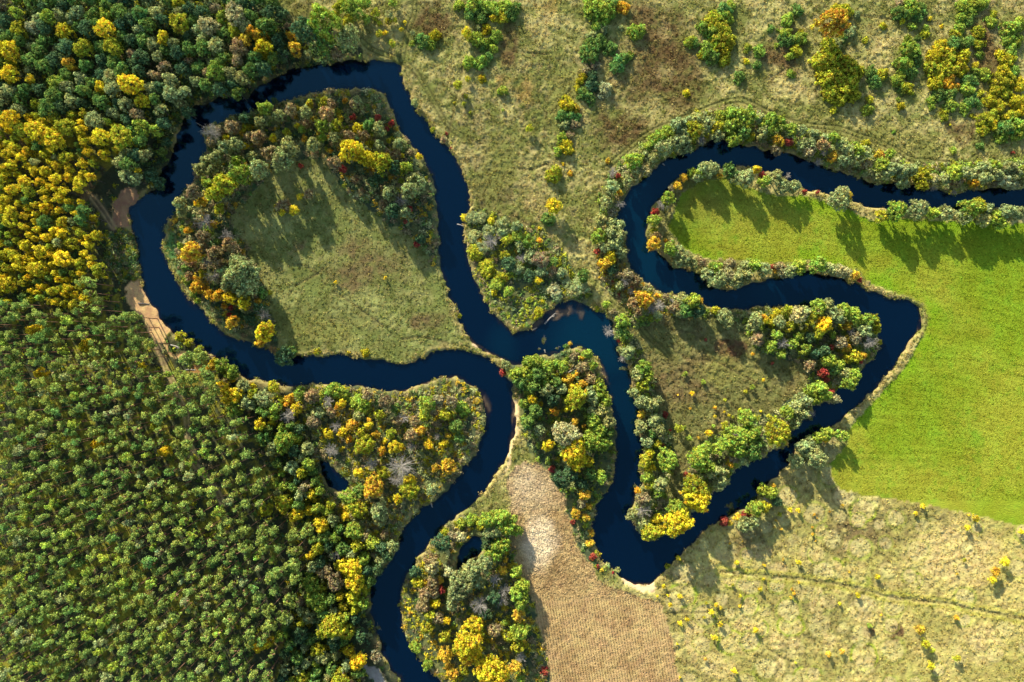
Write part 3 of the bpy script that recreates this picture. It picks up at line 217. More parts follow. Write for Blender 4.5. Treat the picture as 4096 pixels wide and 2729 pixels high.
FLOATS = [(12.7, 0.1, 1.25, 'floating mat of green weed on branches in the central pool'), (17.7, -2.8, 0.68, 'small tuft of reed standing in water off the pale beach'), (43.9, -10.8, 1.13, 'raft of brown weed beside the eastern bank'), (10.8, -3.2, 0.57, 'small green tuft in water left of the white stump'), (-52.1, -112.0, 1.02, 'green patch of floating weed near the lower left bank'), (85.3, -64.4, 1.47, 'bluish green weed patch under the surface mid river'), (48.2, -56.6, 0.68, 'grey branch tuft floating near the wooded point'), (-111.4, -6.3, 0.45, 'tiny tuft of reed alone in the river')]
SPECIAL = [(122.1, 121.4, 'huge blazing orange tree rising above bushes on the northeastern meadow'), (16.1, 51.7, 'tall lone yellow tree casting a long shadow on the rough meadow'), (47.8, 118.9, 'perfectly round bright green bush alone on brown meadow'), (66.9, 95.0, 'small lemon yellow bush alone on brown meadow below the big bush patch'), (35.5, 96.4, 'pale cream round bush beside the diagonal bush row'), (61.4, 83.9, 'small bright red bush beside the track above the willow belt'), (16.1, 63.9, 'olive round bush alone on rough meadow north of the tall yellow tree'), (54.7, 49.4, 'crimson bush-like tree at the water on the green peninsula bank'), (63.3, -69.2, 'huge orange and green tree at the tip of the southern wooded point'), (70.5, -60.3, 'huge yellow crown leaning over the river beside the orange point tree'), (31.1, -82.8, 'crimson bush between the ploughed field and the southern bend'), (32.9, -86.4, 'small scarlet bush below the crimson one beside the ploughed field'), (15.3, -49.2, 'crimson bush at the top edge of the ploughed field'), (24.4, -45.3, 'huge yellow crown in the central wood above the ploughed field'), (81.4, -69.5, 'red bush on the bank south of the eastern river'), (-61.3, 72.5, 'huge golden crown at the northern edge of the loop meadow'), (-55.2, 69.7, 'yellow and orange crown touching the huge golden crown'), (-49.1, 67.8, 'olive yellow crown east of the two golden crowns'), (-46.1, 83.3, 'scarlet tree on the east bank edge of the western loop wood'), (-70.8, 120.5, 'huge bright green crown at the forest edge near the top bend'), (-94.4, 3.4, 'yellow crown at the southwest end of the loop meadow wood'), (-86.9, -6.0, 'dark green willow hanging over the straight reach'), (-3.6, -12.1, 'crimson tree on the thin neck of land between the reaches'), (-8.0, 38.2, 'bare white branching tree in the spit wood'), (-56.3, -39.9, 'large olive yellow crown in the middle of the southern bulge wood'), (-67.5, 22.6, 'tiny golden sapling in the middle of the loop meadow, western one'), (-48.6, 24.3, 'tiny golden sapling in the middle of the loop meadow, eastern one'), (36.9, 3.7, 'bare grey tree leaning over the central pool'), (41.9, 7.6, 'bright green round crown beside the central pool'), (20.5, -35.5, 'very large pale olive crown in the central wood'), (23.9, -42.1, 'huge yellow crown at the south of the central wood'), (37.5, 32.3, 'golden tree on the shore neck beside a rusty red one'), (32.8, 34.3, 'rusty red tree on the shore neck beside a golden one'), (74.2, 0.4, 'small red bush alone on the triangular meadow'), (136.3, -0.5, 'bare white branching tree in the wooded nose of the eastern bend'), (119.1, -12.1, 'bright crimson tree in the wooded nose of the eastern bend'), (101.3, -34.3, 'huge yellow crown on the bank southwest of the wooded nose'), (131.3, 25.1, 'orange red bush-like tree at the east end of the green peninsula bank'), (125.2, 54.4, 'large grey-green round tree alone on the bank above the green field'), (128.0, 55.5, 'orange tree touching the large round grey-green tree'), (-42.5, -48.1, 'large bare pale grey tree in the southern bulge wood'), (-44.1, -53.1, 'smaller bare white tree just below the large pale grey one'), (-39.1, -57.3, 'bright yellow-green crown beside the bare white trees'), (-53.0, -55.6, 'large russet orange crown beside the small western pond'), (-61.3, -86.4, 'huge golden maple-like crown on the west bank of the lower reach'), (-59.7, -91.4, 'shaded golden crown directly below the huge golden west bank one'), (-58.6, -122.0, 'pale yellow crown beside the grey sandy path at the bottom'), (-16.9, -115.3, 'huge bright yellow crown in the bottom wood, the upper of two'), (-8.0, -125.9, 'huge bright yellow crown in the bottom wood, the lower of two'), (-12.2, -100.9, 'bare white branching tree in the wood east of the lower reach'), (-22.7, -126.7, 'round orange crown near the bottom edge of the lower reach wood'), (-76.6, -92.8, 'bright green broad crown among pines by the lower reach'), (-145.4, 97.8, 'large golden crown standing out in the dark northwestern forest'), (-126.8, 121.1, 'large yellow-green crown near the top of the northwestern forest'), (-115.4, 120.0, 'pale cream crown in the northwestern forest'), (188.7, -84.5, 'tall golden sapling, uppermost of three near the east edge of tan meadow'), (184.8, -87.8, 'golden orange sapling, middle of three near the east edge of tan meadow'), (183.6, -91.3, 'golden sapling, lowest of three near the east edge of tan meadow'), (155.9, -110.3, 'orange sapling beside the dark russet patch on tan meadow'), (158.1, -115.6, 'large yellow sapling just below the orange one by the russet patch'), (194.8, -72.9, 'yellow sapling at the far east end of tan meadow below the field edge')]

# ------------------------------------------------------------------ small helpers
def parse_xy(s):
    v = np.array([float(t) for t in s.replace(',', ' ').split()])
    return v.reshape(-1, 2)

def smooth_line(p, n=4):
    p = np.asarray(p, float)
    q = np.vstack([2 * p[0] - p[1], p, 2 * p[-1] - p[-2]])
    out = []
    for i in range(1, len(q) - 2):
        for t in np.linspace(0, 1, n, endpoint=False):
            a, b, c, d = q[i - 1], q[i], q[i + 1], q[i + 2]
            out.append(.5 * ((2 * b) + (-a + c) * t + (2 * a - 5 * b + 4 * c - d) * t * t + (-a + 3 * b - 3 * c + d) * t ** 3))
    out.append(p[-1])
    return np.array(out)

def seg_dist(X, Y, line, reach=1e9):
    """distance from points to a polyline"""
    d = np.full(X.shape, 1e9)
    for (x0, y0), (x1, y1) in zip(line[:-1], line[1:]):
        if reach < 1e8:
            m = (X > min(x0, x1) - reach) & (X < max(x0, x1) + reach) & (Y > min(y0, y1) - reach) & (Y < max(y0, y1) + reach)
            if not m.any():
                continue
            xs, ys = X[m], Y[m]
        else:
            m, xs, ys = None, X, Y
        dx, dy = x1 - x0, y1 - y0
        L = dx * dx + dy * dy + 1e-9
        t = np.clip(((xs - x0) * dx + (ys - y0) * dy) / L, 0, 1)
        e = np.hypot(xs - x0 - t * dx, ys - y0 - t * dy)
        if m is None:
            d = np.minimum(d, e)
        else:
            d[m] = np.minimum(d[m], e)
    return d

def inside(X, Y, poly):
    c = np.zeros(X.shape, bool)
    n = len(poly)
    for i in range(n):
        x0, y0 = poly[i]
        x1, y1 = poly[(i + 1) % n]
        if y0 == y1:
            continue
        k = ((y0 > Y) != (y1 > Y))
        k &= X < (x1 - x0) * (Y - y0) / (y1 - y0) + x0
        c ^= k
    return c

_LAT = np.random.default_rng(5).random((16, 256, 256))
def vnoise(X, Y, scale, seed=0):
    """smooth value noise 0..1"""
    x, y = X / scale + 1000.3 + seed * 17.7, Y / scale + 1000.7 + seed * 9.1
    xi, yi = np.floor(x).astype(np.int64), np.floor(y).astype(np.int64)
    fx, fy = x - xi, y - yi
    fx, fy = fx * fx * (3 - 2 * fx), fy * fy * (3 - 2 * fy)
    L = _LAT[seed % 16]
    a, b = xi & 255, yi & 255
    a1, b1 = (xi + 1) & 255, (yi + 1) & 255
    return (L[a, b] * (1 - fx) + L[a1, b] * fx) * (1 - fy) + (L[a, b1] * (1 - fx) + L[a1, b1] * fx) * fy

def fbm(X, Y, scale, seed=0, octaves=4):
    s, amp, tot = 0, 1, 0
    for o in range(octaves):
        s = s + amp * vnoise(X, Y, scale / 2 ** o, seed + o)
        tot += amp
        amp *= .55
    return s / tot

def sstep(a, b, v):
    t = np.clip((v - a) / (b - a), 0, 1)
    return t * t * (3 - 2 * t)

def tag(o, label=None, cat=None, group=None, kind=None):
    if label: o["label"] = label
    if cat: o["category"] = cat
    if group: o["group"] = group
    if kind: o["kind"] = kind
    return o

def quad_mesh(name, V, tint, material):
    """V: (n,4,3) corner positions; tint: (n,3)"""
    n = len(V)
    me = bpy.data.meshes.new(name)
    me.vertices.add(n * 4)
    me.vertices.foreach_set("co", np.ascontiguousarray(V, dtype=np.float32).ravel())
    me.loops.add(n * 4)
    me.loops.foreach_set("vertex_index", np.arange(n * 4, dtype=np.int32))
    me.polygons.add(n)
    me.polygons.foreach_set("loop_start", np.arange(0, n * 4, 4, dtype=np.int32))
    me.update(calc_edges=True)
    c = np.ones((n, 4, 4), np.float32)
    c[:, :, :3] = tint[:, None, :]
    at = me.color_attributes.new("tint", 'FLOAT_COLOR', 'POINT')
    at.data.foreach_set("color", c.ravel())
    me.materials.append(material)
    return me

# ------------------------------------------------------------------ materials
def new_mat(name):
    m = bpy.data.materials.new(name)
    m.use_nodes = True
    nt = m.node_tree
    nt.nodes.clear()
    out = nt.nodes.new("ShaderNodeOutputMaterial")
    return m, nt, out

def N(nt, kind, **kw):
    n = nt.nodes.new(kind)
    for k, v in kw.items():
        setattr(n, k, v)
    return n

def mat_foliage():
    """leaves: the object's own colour, varied leaf by leaf and patch by patch"""
    m, nt, out = new_mat("foliage")
    L = nt.links.new
    info = N(nt, "ShaderNodeObjectInfo")
    at = N(nt, "ShaderNodeAttribute", attribute_name="tint")
    tc = N(nt, "ShaderNodeTexCoord")
    add = N(nt, "ShaderNodeVectorMath", operation='ADD')
    mul = N(nt, "ShaderNodeVectorMath", operation='MULTIPLY')
    rv = N(nt, "ShaderNodeCombineXYZ")
    L(info.outputs["Random"], rv.inputs[0]); L(info.outputs["Random"], rv.inputs[1])
    mul.inputs[1].default_value = (90, 57, 0)
    L(rv.outputs[0], mul.inputs[0])
    L(tc.outputs["Object"], add.inputs[0]); L(mul.outputs[0], add.inputs[1])
    no = N(nt, "ShaderNodeTexNoise")
    no.inputs["Scale"].default_value = 0.75
    no.inputs["Detail"].default_value = 2
    L(add.outputs[0], no.inputs["Vector"])
    mx = N(nt, "ShaderNodeMix", data_type='RGBA', blend_type='MULTIPLY')
    mx.inputs[0].default_value = 1
    L(info.outputs["Color"], mx.inputs[6]); L(at.outputs["Color"], mx.inputs[7])
    hs = N(nt, "ShaderNodeHueSaturation")
    # hue drifts with the patch noise; the object's alpha says how strongly
    sub = N(nt, "ShaderNodeMath", operation='SUBTRACT'); sub.inputs[1].default_value = .5
    L(no.outputs["Fac"], sub.inputs[0])
    am = N(nt, "ShaderNodeMath", operation='MULTIPLY')
    L(sub.outputs[0], am.inputs[0]); L(info.outputs["Alpha"], am.inputs[1])
    hm = N(nt, "ShaderNodeMath", operation='MULTIPLY_ADD'); hm.inputs[1].default_value = .3; hm.inputs[2].default_value = .5
    L(am.outputs[0], hm.inputs[0]); L(hm.outputs[0], hs.inputs["Hue"])
    vm = N(nt, "ShaderNodeMath", operation='MULTIPLY_ADD'); vm.inputs[1].default_value = .7; vm.inputs[2].default_value = 1.0
    L(sub.outputs[0], vm.inputs[0]); L(vm.outputs[0], hs.inputs["Value"])
    L(mx.outputs[2], hs.inputs["Color"])
    d = N(nt, "ShaderNodeBsdfDiffuse")
    t = N(nt, "ShaderNodeBsdfTranslucent")
    L(hs.outputs[0], d.inputs[0]); L(hs.outputs[0], t.inputs[0])
    ms = N(nt, "ShaderNodeMixShader"); ms.inputs[0].default_value = .28
    L(d.outputs[0], ms.inputs[1]); L(t.outputs[0], ms.inputs[2])
    L(ms.outputs[0], out.inputs[0])
    return m

def mat_wood(name, c0, c1, scale):
    m, nt, out = new_mat(name)
    L = nt.links.new
    tc = N(nt, "ShaderNodeTexCoord")
    no = N(nt, "ShaderNodeTexNoise"); no.inputs["Scale"].default_value = scale; no.inputs["Detail"].default_value = 4
    L(tc.outputs["Object"], no.inputs["Vector"])
    r = N(nt, "ShaderNodeValToRGB")
    r.color_ramp.elements[0].position = .35; r.color_ramp.elements[1].position = .65
    r.color_ramp.elements[0].color = (*c0, 1); r.color_ramp.elements[1].color = (*c1, 1)
    L(no.outputs["Fac"], r.inputs[0])
    b = N(nt, "ShaderNodeBsdfPrincipled"); b.inputs["Roughness"].default_value = .85
    L(r.outputs[0], b.inputs["Base Color"]); L(b.outputs[0], out.inputs[0])
    return m

def mat_ground(name, fine=1.6, rough=.35, amount=.3, bump=.5, furrow=False, stretch=(1, 1, 1)):
    """soil and grass: base colour set by eye for each zone, fine grain and relief"""
    m, nt, out = new_mat(name)
    L = nt.links.new
    at = N(nt, "ShaderNodeAttribute", attribute_name="albedo")
    geo = N(nt, "ShaderNodeNewGeometry")
    mp = N(nt, "ShaderNodeMapping"); mp.inputs["Scale"].default_value = stretch
    L(geo.outputs["Position"], mp.inputs[0])
    n1 = N(nt, "ShaderNodeTexNoise"); n1.inputs["Scale"].default_value = fine; n1.inputs["Detail"].default_value = 5; n1.inputs["Roughness"].default_value = .65
    n2 = N(nt, "ShaderNodeTexNoise"); n2.inputs["Scale"].default_value = rough; n2.inputs["Detail"].default_value = 3
    L(mp.outputs[0], n1.inputs["Vector"]); L(mp.outputs[0], n2.inputs["Vector"])
    av = N(nt, "ShaderNodeMath", operation='MULTIPLY_ADD'); av.inputs[1].default_value = .6
    s2 = N(nt, "ShaderNodeMath", operation='MULTIPLY'); s2.inputs[1].default_value = .4
    L(n2.outputs["Fac"], s2.inputs[0]); L(n1.outputs["Fac"], av.inputs[0]); L(s2.outputs[0], av.inputs[2])
    mr = N(nt, "ShaderNodeMapRange")
    mr.inputs["From Min"].default_value = .3; mr.inputs["From Max"].default_value = .7
    mr.inputs["To Min"].default_value = 1 - amount; mr.inputs["To Max"].default_value = 1 + amount
    L(av.outputs[0], mr.inputs["Value"])
    hs = N(nt, "ShaderNodeHueSaturation")
    hm = N(nt, "ShaderNodeMapRange")
    hm.inputs["From Min"].default_value = .3; hm.inputs["From Max"].default_value = .7
    hm.inputs["To Min"].default_value = .485; hm.inputs["To Max"].default_value = .515
    L(n2.outputs["Fac"], hm.inputs["Value"]); L(hm.outputs[0], hs.inputs["Hue"])
    L(mr.outputs[0], hs.inputs["Value"]); L(at.outputs["Color"], hs.inputs["Color"])
    b = N(nt, "ShaderNodeBsdfDiffuse"); b.inputs["Roughness"].default_value = .6
    L(hs.outputs[0], b.inputs["Color"])
    bp = N(nt, "ShaderNodeBump"); bp.inputs["Strength"].default_value = bump; bp.inputs["Distance"].default_value = .8
    L(n1.outputs["Fac"], bp.inputs["Height"])
    last = bp
    if furrow:
        fa = N(nt, "ShaderNodeAttribute", attribute_name="furrow")
        b2 = N(nt, "ShaderNodeBump"); b2.inputs["Strength"].default_value = 1; b2.inputs["Distance"].default_value = .3
        sn = N(nt, "ShaderNodeMath", operation='SINE')
        L(fa.outputs["Fac"], sn.inputs[0]); L(sn.outputs[0], b2.inputs["Height"]); L(bp.outputs[0], b2.inputs["Normal"])
        last = b2
    L(last.outputs[0], b.inputs["Normal"])
    L(b.outputs[0], out.inputs[0])
    return m

def mat_water():
    """dark peaty river: the bed shows through where it is shallow"""
    m, nt, out = new_mat("river_water")
    L = nt.links.new
    at = N(nt, "ShaderNodeAttribute", attribute_name="deep")        # r: opacity from depth, g: murk
    sep = N(nt, "ShaderNodeSeparateColor")
    L(at.outputs["Color"], sep.inputs[0])
    geo = N(nt, "ShaderNodeNewGeometry")
    no = N(nt, "ShaderNodeTexNoise"); no.inputs["Scale"].default_value = .9; no.inputs["Detail"].default_value = 4
    L(geo.outputs["Position"], no.inputs["Vector"])
    bp = N(nt, "ShaderNodeBump"); bp.inputs["Strength"].default_value = .12; bp.inputs["Distance"].default_value = .3
    L(no.outputs["Fac"], bp.inputs["Height"])
    cm = N(nt, "ShaderNodeMix", data_type='RGBA')
    cm.inputs[6].default_value = (0.0001, 0.0024, 0.009, 1)
    cm.inputs[7].default_value = (0.0004, 0.012, 0.023, 1)
    L(sep.outputs[1], cm.inputs[0])
    p = N(nt, "ShaderNodeBsdfPrincipled")
    p.inputs["Roughness"].default_value = .08; p.inputs["IOR"].default_value = 1.33; p.inputs["Specular IOR Level"].default_value = .2
    L(cm.outputs[2], p.inputs["Base Color"]); L(bp.outputs[0], p.inputs["Normal"])
    tr = N(nt, "ShaderNodeBsdfTransparent"); tr.inputs[0].default_value = (.75, .72, .62, 1)
    ms = N(nt, "ShaderNodeMixShader")
    gl = N(nt, "ShaderNodeBsdfGlossy"); gl.inputs["Roughness"].default_value = .06; gl.inputs["Color"].default_value = (.12, .75, 1, 1)
    L(bp.outputs[0], gl.inputs["Normal"])
    sk = N(nt, "ShaderNodeMixShader"); sk.inputs[0].default_value = .036
    L(p.outputs[0], sk.inputs[1]); L(gl.outputs[0], sk.inputs[2])
    L(sep.outputs[0], ms.inputs[0]); L(tr.outputs[0], ms.inputs[1]); L(sk.outputs[0], ms.inputs[2])
    L(ms.outputs[0], out.inputs[0])
    return m

M_LEAF = mat_foliage()
M_BARK = mat_wood("bark", (.07, .055, .04), (.14, .115, .09), 3)
M_PINEBARK = mat_wood("pine_bark", (.20, .10, .055), (.34, .18, .10), 2)
M_DEAD = mat_wood("dead_wood", (.20, .175, .135), (.36, .32, .26), 2)

def mat_soil():
    m, nt, out = new_mat("soil_clod")
    at = N(nt, "ShaderNodeAttribute", attribute_name="tint")
    b = N(nt, "ShaderNodeBsdfDiffuse")
    nt.links.new(at.outputs["Color"], b.inputs[0]); nt.links.new(b.outputs[0], out.inputs[0])
    return m
M_SOIL = mat_soil()

# ------------------------------------------------------------------ terrain
LAND = 0.8
def axis(half, step):
    core = np.arange(-half, half + step / 2, step)
    skirt = np.array([4, 12, 30, 70, 150, 330, 700, 1500, 3000.])
    return np.concatenate([-(half + skirt)[::-1], core, half + skirt])

A = smooth_line(parse_xy(BANK_A), 3)
B = smooth_line(parse_xy(BANK_B), 3)
RIVER = np.vstack([A, B[::-1]])
POND = [smooth_line(np.vstack([parse_xy(p), parse_xy(p)[:1]]), 3)[:-1] for p in PONDS]
ZONE = {k: parse_xy(v) for k, v in ZONES.items()}
TRACK = [smooth_line(parse_xy(t)) for t in TRACKS]
TRAIL = [smooth_line(parse_xy(t)) for t in TRAILS]
DITCH_L = smooth_line(parse_xy(DITCH))

# coarse lookup grid (0.8 m) for distances and zone masks, then sampled anywhere
CG = .8
cxs, cys = np.arange(-232, 232.1, CG), np.arange(-168, 168.1, CG)
CX, CY = np.meshgrid(cxs, cys)
WX = CX + 2.2 * (fbm(CX, CY, 7, 1, 3) - .5) + 1.2 * (vnoise(CX, CY, 1.7, 3) - .5)
WY = CY + 2.2 * (fbm(CX, CY, 7, 2, 3) - .5) + 1.2 * (vnoise(CX, CY, 1.7, 4) - .5)
BX = CX + 1.5 * (vnoise(CX, CY, 3.0, 6) - .5) + 1.0 * (vnoise(CX, CY, 1.4, 8) - .5)
BY = CY + 1.5 * (vnoise(CX, CY, 3.0, 7) - .5) + 1.0 * (vnoise(CX, CY, 1.4, 9) - .5)
def ring_sdf(poly):
    d = seg_dist(BX, BY, np.vstack([poly, poly[:1]]), 16)
    d = np.minimum(d, 16)
    return np.where(inside(BX, BY, poly), -d, d)
SDF = ring_sdf(RIVER)
for p in POND:
    SDF = np.minimum(SDF, ring_sdf(p))
MASK = {k: inside(WX, WY, z).astype(np.float32) for k, z in ZONE.items()}

def sample(F, X, Y):
    gx = np.clip((X - cxs[0]) / CG, 0, len(cxs) - 1.001)
    gy = np.clip((Y - cys[0]) / CG, 0, len(cys) - 1.001)
    i, j = gx.astype(int), gy.astype(int)
    fx, fy = gx - i, gy - j
    return (F[j, i] * (1 - fx) + F[j, i + 1] * fx) * (1 - fy) + (F[j + 1, i] * (1 - fx) + F[j + 1, i + 1] * fx) * fy

def blur(F, n):
    for _ in range(n):
        F = (F + np.roll(F, 1, 0) + np.roll(F, -1, 0)) / 3
        F = (F + np.roll(F, 1, 1) + np.roll(F, -1, 1)) / 3
    return F

SHAL = np.zeros_like(CX)
for x, y, rx, ry, rot, s in SHALLOWS:
    a = math.radians(rot)
    dx, dy = WX - x, WY - y
    u, v = dx * math.cos(a) - dy * math.sin(a), dx * math.sin(a) + dy * math.cos(a)
    q = np.sqrt((u / rx) ** 2 + (v / ry) ** 2) + .5 * (fbm(CX, CY, 4, 5, 3) - .5)
    SHAL = np.maximum(SHAL, s * sstep(1.15, .35, q))

gx, gy = axis(214, .4), axis(146, .4)
GX, GY = np.meshgrid(gx, gy)
near = (np.abs(GX) < 225) & (np.abs(GY) < 160)
sd = sample(SDF, GX, GY)
sd = np.where(near, sd, np.maximum(sd, 1.5))
shal = sample(SHAL, GX, GY)

mk = {k: sample(v, GX, GY) for k, v in MASK.items()}
def M_(k): return mk[k]
SAND = np.maximum.reduce([M_(k) for k in ('sand', 'sand2', 'sand3', 'sand4', 'sand5', 'beach', 'beach2', 'beach3')])
WOODY = np.maximum.reduce([M_(k) for k in ('forest', 'wood_south', 'inner_wood', 'mid_wood', 'center_wood', 'bottom_wood', 'west_shore', 'east_shore', 'belt_n')])
for k in ('inner_meadow', 'plough', 'green_field', 'mid_meadow', 'tan_meadow'):
    WOODY = WOODY * (1 - M_(k))
FAR_FOREST = (~near) & (GX < -60)
ZID = np.zeros(GX.shape, np.int8)                # 0 rough meadow
ZID[(WOODY > .5) | FAR_FOREST] = 1               # wood floor
ZID[M_('green_field') > .5] = 2
ZID[M_('plough') > .5] = 3
ZID[SAND > .5] = 4

# base colours of the soils and swards
def C(*c): return np.array(c, np.float32)
P_OLIVE, P_STRAW, P_BROWN = C(.18, .185, .045), C(.46, .39, .14), C(.165, .12, .05)
TINTS = dict(rust=C(.125, .078, .030), pale=C(.50, .39, .145), gold=C(.42, .27, .07), olive=C(.21, .20, .05), umber=C(.175, .13, .05),
             green=C(.25, .26, .04), russet=C(.12, .06, .03), straw=C(.47, .36, .14))
def mixc(c, t, w): return c * (1 - w[..., None]) + t * w[..., None]
n_big, n_mid, n_fin = fbm(GX, GY, 40, 1, 4), fbm(GX, GY, 9, 4, 4), fbm(GX, GY, 2.2, 7, 3)
n_x = vnoise(GX, GY, .9, 12)
col = np.broadcast_to(P_OLIVE, GX.shape + (3,)).copy()
col = mixc(col, P_STRAW, sstep(.38, .66, .55 * n_mid + .45 * n_fin) * .85)
col = mixc(col, P_BROWN, sstep(.55, .75, .6 * n_big + .4 * n_fin) * .5)
tan = M_('tan_meadow')
tan_c = mixc(mixc(np.broadcast_to(C(.32, .275, .075), col.shape), C(.45, .37, .115), sstep(.4, .65, n_mid)), C(.22, .19, .06), sstep(.52, .72, .5 * n_fin + .5 * n_big))
col = mixc(col, 1, tan * 0) * (1 - tan[..., None]) + tan_c * tan[..., None]
inn = M_('inner_meadow')
inn_c = mixc(np.broadcast_to(C(.165, .18, .045), col.shape), C(.25, .245, .075), sstep(.4, .65, .5 * n_mid + .5 * n_fin))
rr_ = np.hypot(GX + 73, (GY + 12) * 1.15) + 5 * (n_mid - .5)
inn_c = inn_c * (1 + .13 * np.sin(rr_ / 2.6) * sstep(.35, .6, n_big))[..., None]      # old meander scrolls
col = col * (1 - inn[..., None]) + inn_c * inn[..., None]
mid = M_('mid_meadow')
mid_c = mixc(mixc(np.broadcast_to(C(.155, .15, .045), col.shape), C(.245, .225, .075), sstep(.45, .68, .4 * n_mid + .6 * n_fin)), C(.15, .10, .04), sstep(.5, .7, n_mid) * .5)
col = col * (1 - mid[..., None]) + mid_c * mid[..., None]
for x, y, rx, ry, name in BLOBS:
    reach = 1.6 * max(rx, ry)
    jx = (gx > x - reach) & (gx < x + reach)
    jy = (gy > y - reach) & (gy < y + reach)
    if not jx.any() or not jy.any():
        continue
    sl = np.ix_(jy, jx)
    X, Y = GX[sl], GY[sl]
    big = name != 'ring' and y > 30 or max(rx, ry) > 9
    q = np.hypot((X - x) / rx, (Y - y) / ry) + (1.4 if big else .35) * (fbm(X, Y, max(rx, ry) * .6, 3, 4) - .5)
    if name == 'ring':
        w = sstep(1.0, .85, q) * (.55 + .4 * n_fin[sl])
        col[sl] = mixc(col[sl], C(.50, .41, .14), w)
        w = np.exp(-((q - 1.0) / .11) ** 2) * sstep(.4, .55, vnoise(X, Y, max(rx, ry) * 1.1, int(abs(x)) % 16) + .08)
        col[sl] = mixc(col[sl], C(.27, .32, .03), w)
    else:
        w = (sstep(1.1, .35, q) * (.55 if name in ('gold', 'straw', 'pale') and y > 30 else 1) if big else sstep(1.05, .8, q)) * (.5 + .5 * sstep(.3, .55, n_fin[sl]))
        col[sl] = mixc(col[sl], TINTS[name], np.clip(w, 0, 1) * .9)
# pale rounded cells of older tussock stands in the tan meadow, each in a faint rim
crng = np.random.default_rng(77)
cells = []
for _ in range(900):
    x, y, r = crng.uniform(62, 205), crng.uniform(-140, -50), crng.uniform(2.2, 5.0)
    if x > 150 and crng.random() < .8: continue
    if inside(np.array([x]), np.array([y]), ZONE['tan_meadow'])[0] and all((x - a) ** 2 + (y - b) ** 2 > (r + c + .6) ** 2 for a, b, c in cells):
        cells.append((x, y, r))
for x, y, r in cells[:85]:
    sl = np.ix_((gy > y - 1.6 * r) & (gy < y + 1.6 * r), (gx > x - 1.6 * r) & (gx < x + 1.6 * r))
    X, Y = GX[sl], GY[sl]
    q = np.hypot(X - x, Y - y) / r + .4 * (fbm(X, Y, r * .8, 3, 3) - .5)
    k = crng.uniform(.35, .85)
    col[sl] = mixc(col[sl], C(.46, .385, .15), sstep(1.0, .8, q) * k)
    col[sl] = mixc(col[sl], C(.15, .14, .045) if crng.random() < .6 else C(.25, .29, .04), np.exp(-((q - 1.08) / .12) ** 2) * k * .8)
# wood floors
pine_w = M_('forest')
wf = mixc(np.broadcast_to(C(.065, .085, .04), col.shape), C(.15, .155, .05), sstep(.4, .65, n_fin))
moss = np.clip(inside(GX, GY, parse_xy(FILL['pine'])) + inside(GX, GY, parse_xy(FILL['birch'])), 0, 1)
pf = mixc(mixc(np.broadcast_to(C(.055, .062, .030), col.shape), C(.26, .24, .03), sstep(.47, .62, .5 * n_mid + .5 * n_fin) * (.05 + .85 * moss)), C(.23, .13, .07), sstep(.62, .75, n_big) * .6 * moss)
wf = wf * (1 - pine_w[..., None]) + pf * pine_w[..., None]
wsel = (ZID == 1).astype(np.float32)
col = mixc(col, 0, wsel * 0) * (1 - wsel[..., None]) + wf * wsel[..., None]
# mown field: swaths follow its river edge
gf = M_('green_field')
swath = GY + 3 * np.sin(GX / 16.) + np.maximum(GX - 118, 0) * .24 + 5 * (fbm(GX, GY, 40, 8, 2) - .5)
st = 2.2 * (.65 * vnoise(GX / 22., swath / 1.1, 1., 9) + .35 * vnoise(GX / 9., swath / .7, 1., 10) - .5)
gfc = mixc(mixc(np.broadcast_to(C(.205, .275, .016), col.shape), C(.29, .305, .028), sstep(.40, .66, n_big)), C(.15, .25, .016), sstep(.48, .78, .4 * n_mid + .6 * n_fin) * .7)
west_field = sstep(135, 75, GX) * sstep(35, 60, GY)
gfc = mixc(gfc, C(.27, .235, .045), west_field * .55 * (.6 + .8 * n_mid))
gfc = gfc * (1 + .14 * st * (.45 + .75 * west_field) + .22 * (n_fin[...] - .5))[..., None]
gfc = mixc(gfc, C(.19, .33, .012), np.exp(-((sd - 4) / 4.5) ** 2) * .75 * sstep(.3, .6, n_mid))
col = col * (1 - gf[..., None]) + gfc * gf[..., None]
# ploughed field
pl = M_('plough')
plc = mixc(np.broadcast_to(C(.47, .325, .135), col.shape), C(.36, .235, .095), sstep(.45, .65, .5 * n_mid + .5 * n_fin))
for x, y, rx, ry, w0 in PALE_SOIL:
    q = np.hypot((GX - x) / rx, (GY - y) / ry) + .7 * (fbm(GX, GY, 8, 2, 3) - .5)
    plc = mixc(plc, C(.74, .60, .36), sstep(1.1, .2, q) * w0)
col = col * (1 - pl[..., None]) + plc * pl[..., None]
lush = M_('lush') * (ZID != 3)
col = mixc(col, C(.085, .20, .05), lush * (.5 + .5 * n_fin))
# sand
for k, c in (('sand', C(.62, .40, .17)), ('sand2', C(.34, .19, .095)), ('sand3', C(.36, .31, .24)), ('sand4', C(.62, .40, .16)), ('sand5', C(.36, .18, .06)), ('beach', C(.70, .50, .27)), ('beach2', C(.62, .46, .22)), ('beach3', C(.58, .43, .22))):
    w = M_(k)
    col = col * (1 - w[..., None]) + (c * (.75 + .5 * n_fin[..., None])) * w[..., None]
# pale grassy rim of the river banks, brown bed
rim = np.exp(-((sd - 1.0) / 1.3) ** 2) * (sd > 0) * (1 - np.clip(SAND, 0, 1))
col = mixc(col, C(.40, .32, .11), rim * .8 * sstep(.3, .6, n_mid))
bed = sstep(.5, -.3, sd)
col = mixc(col, C(.20, .105, .045), bed)
bar = sstep(.25, .8, shal) * bed
col = mixc(col, C(.50, .38, .28), bar)

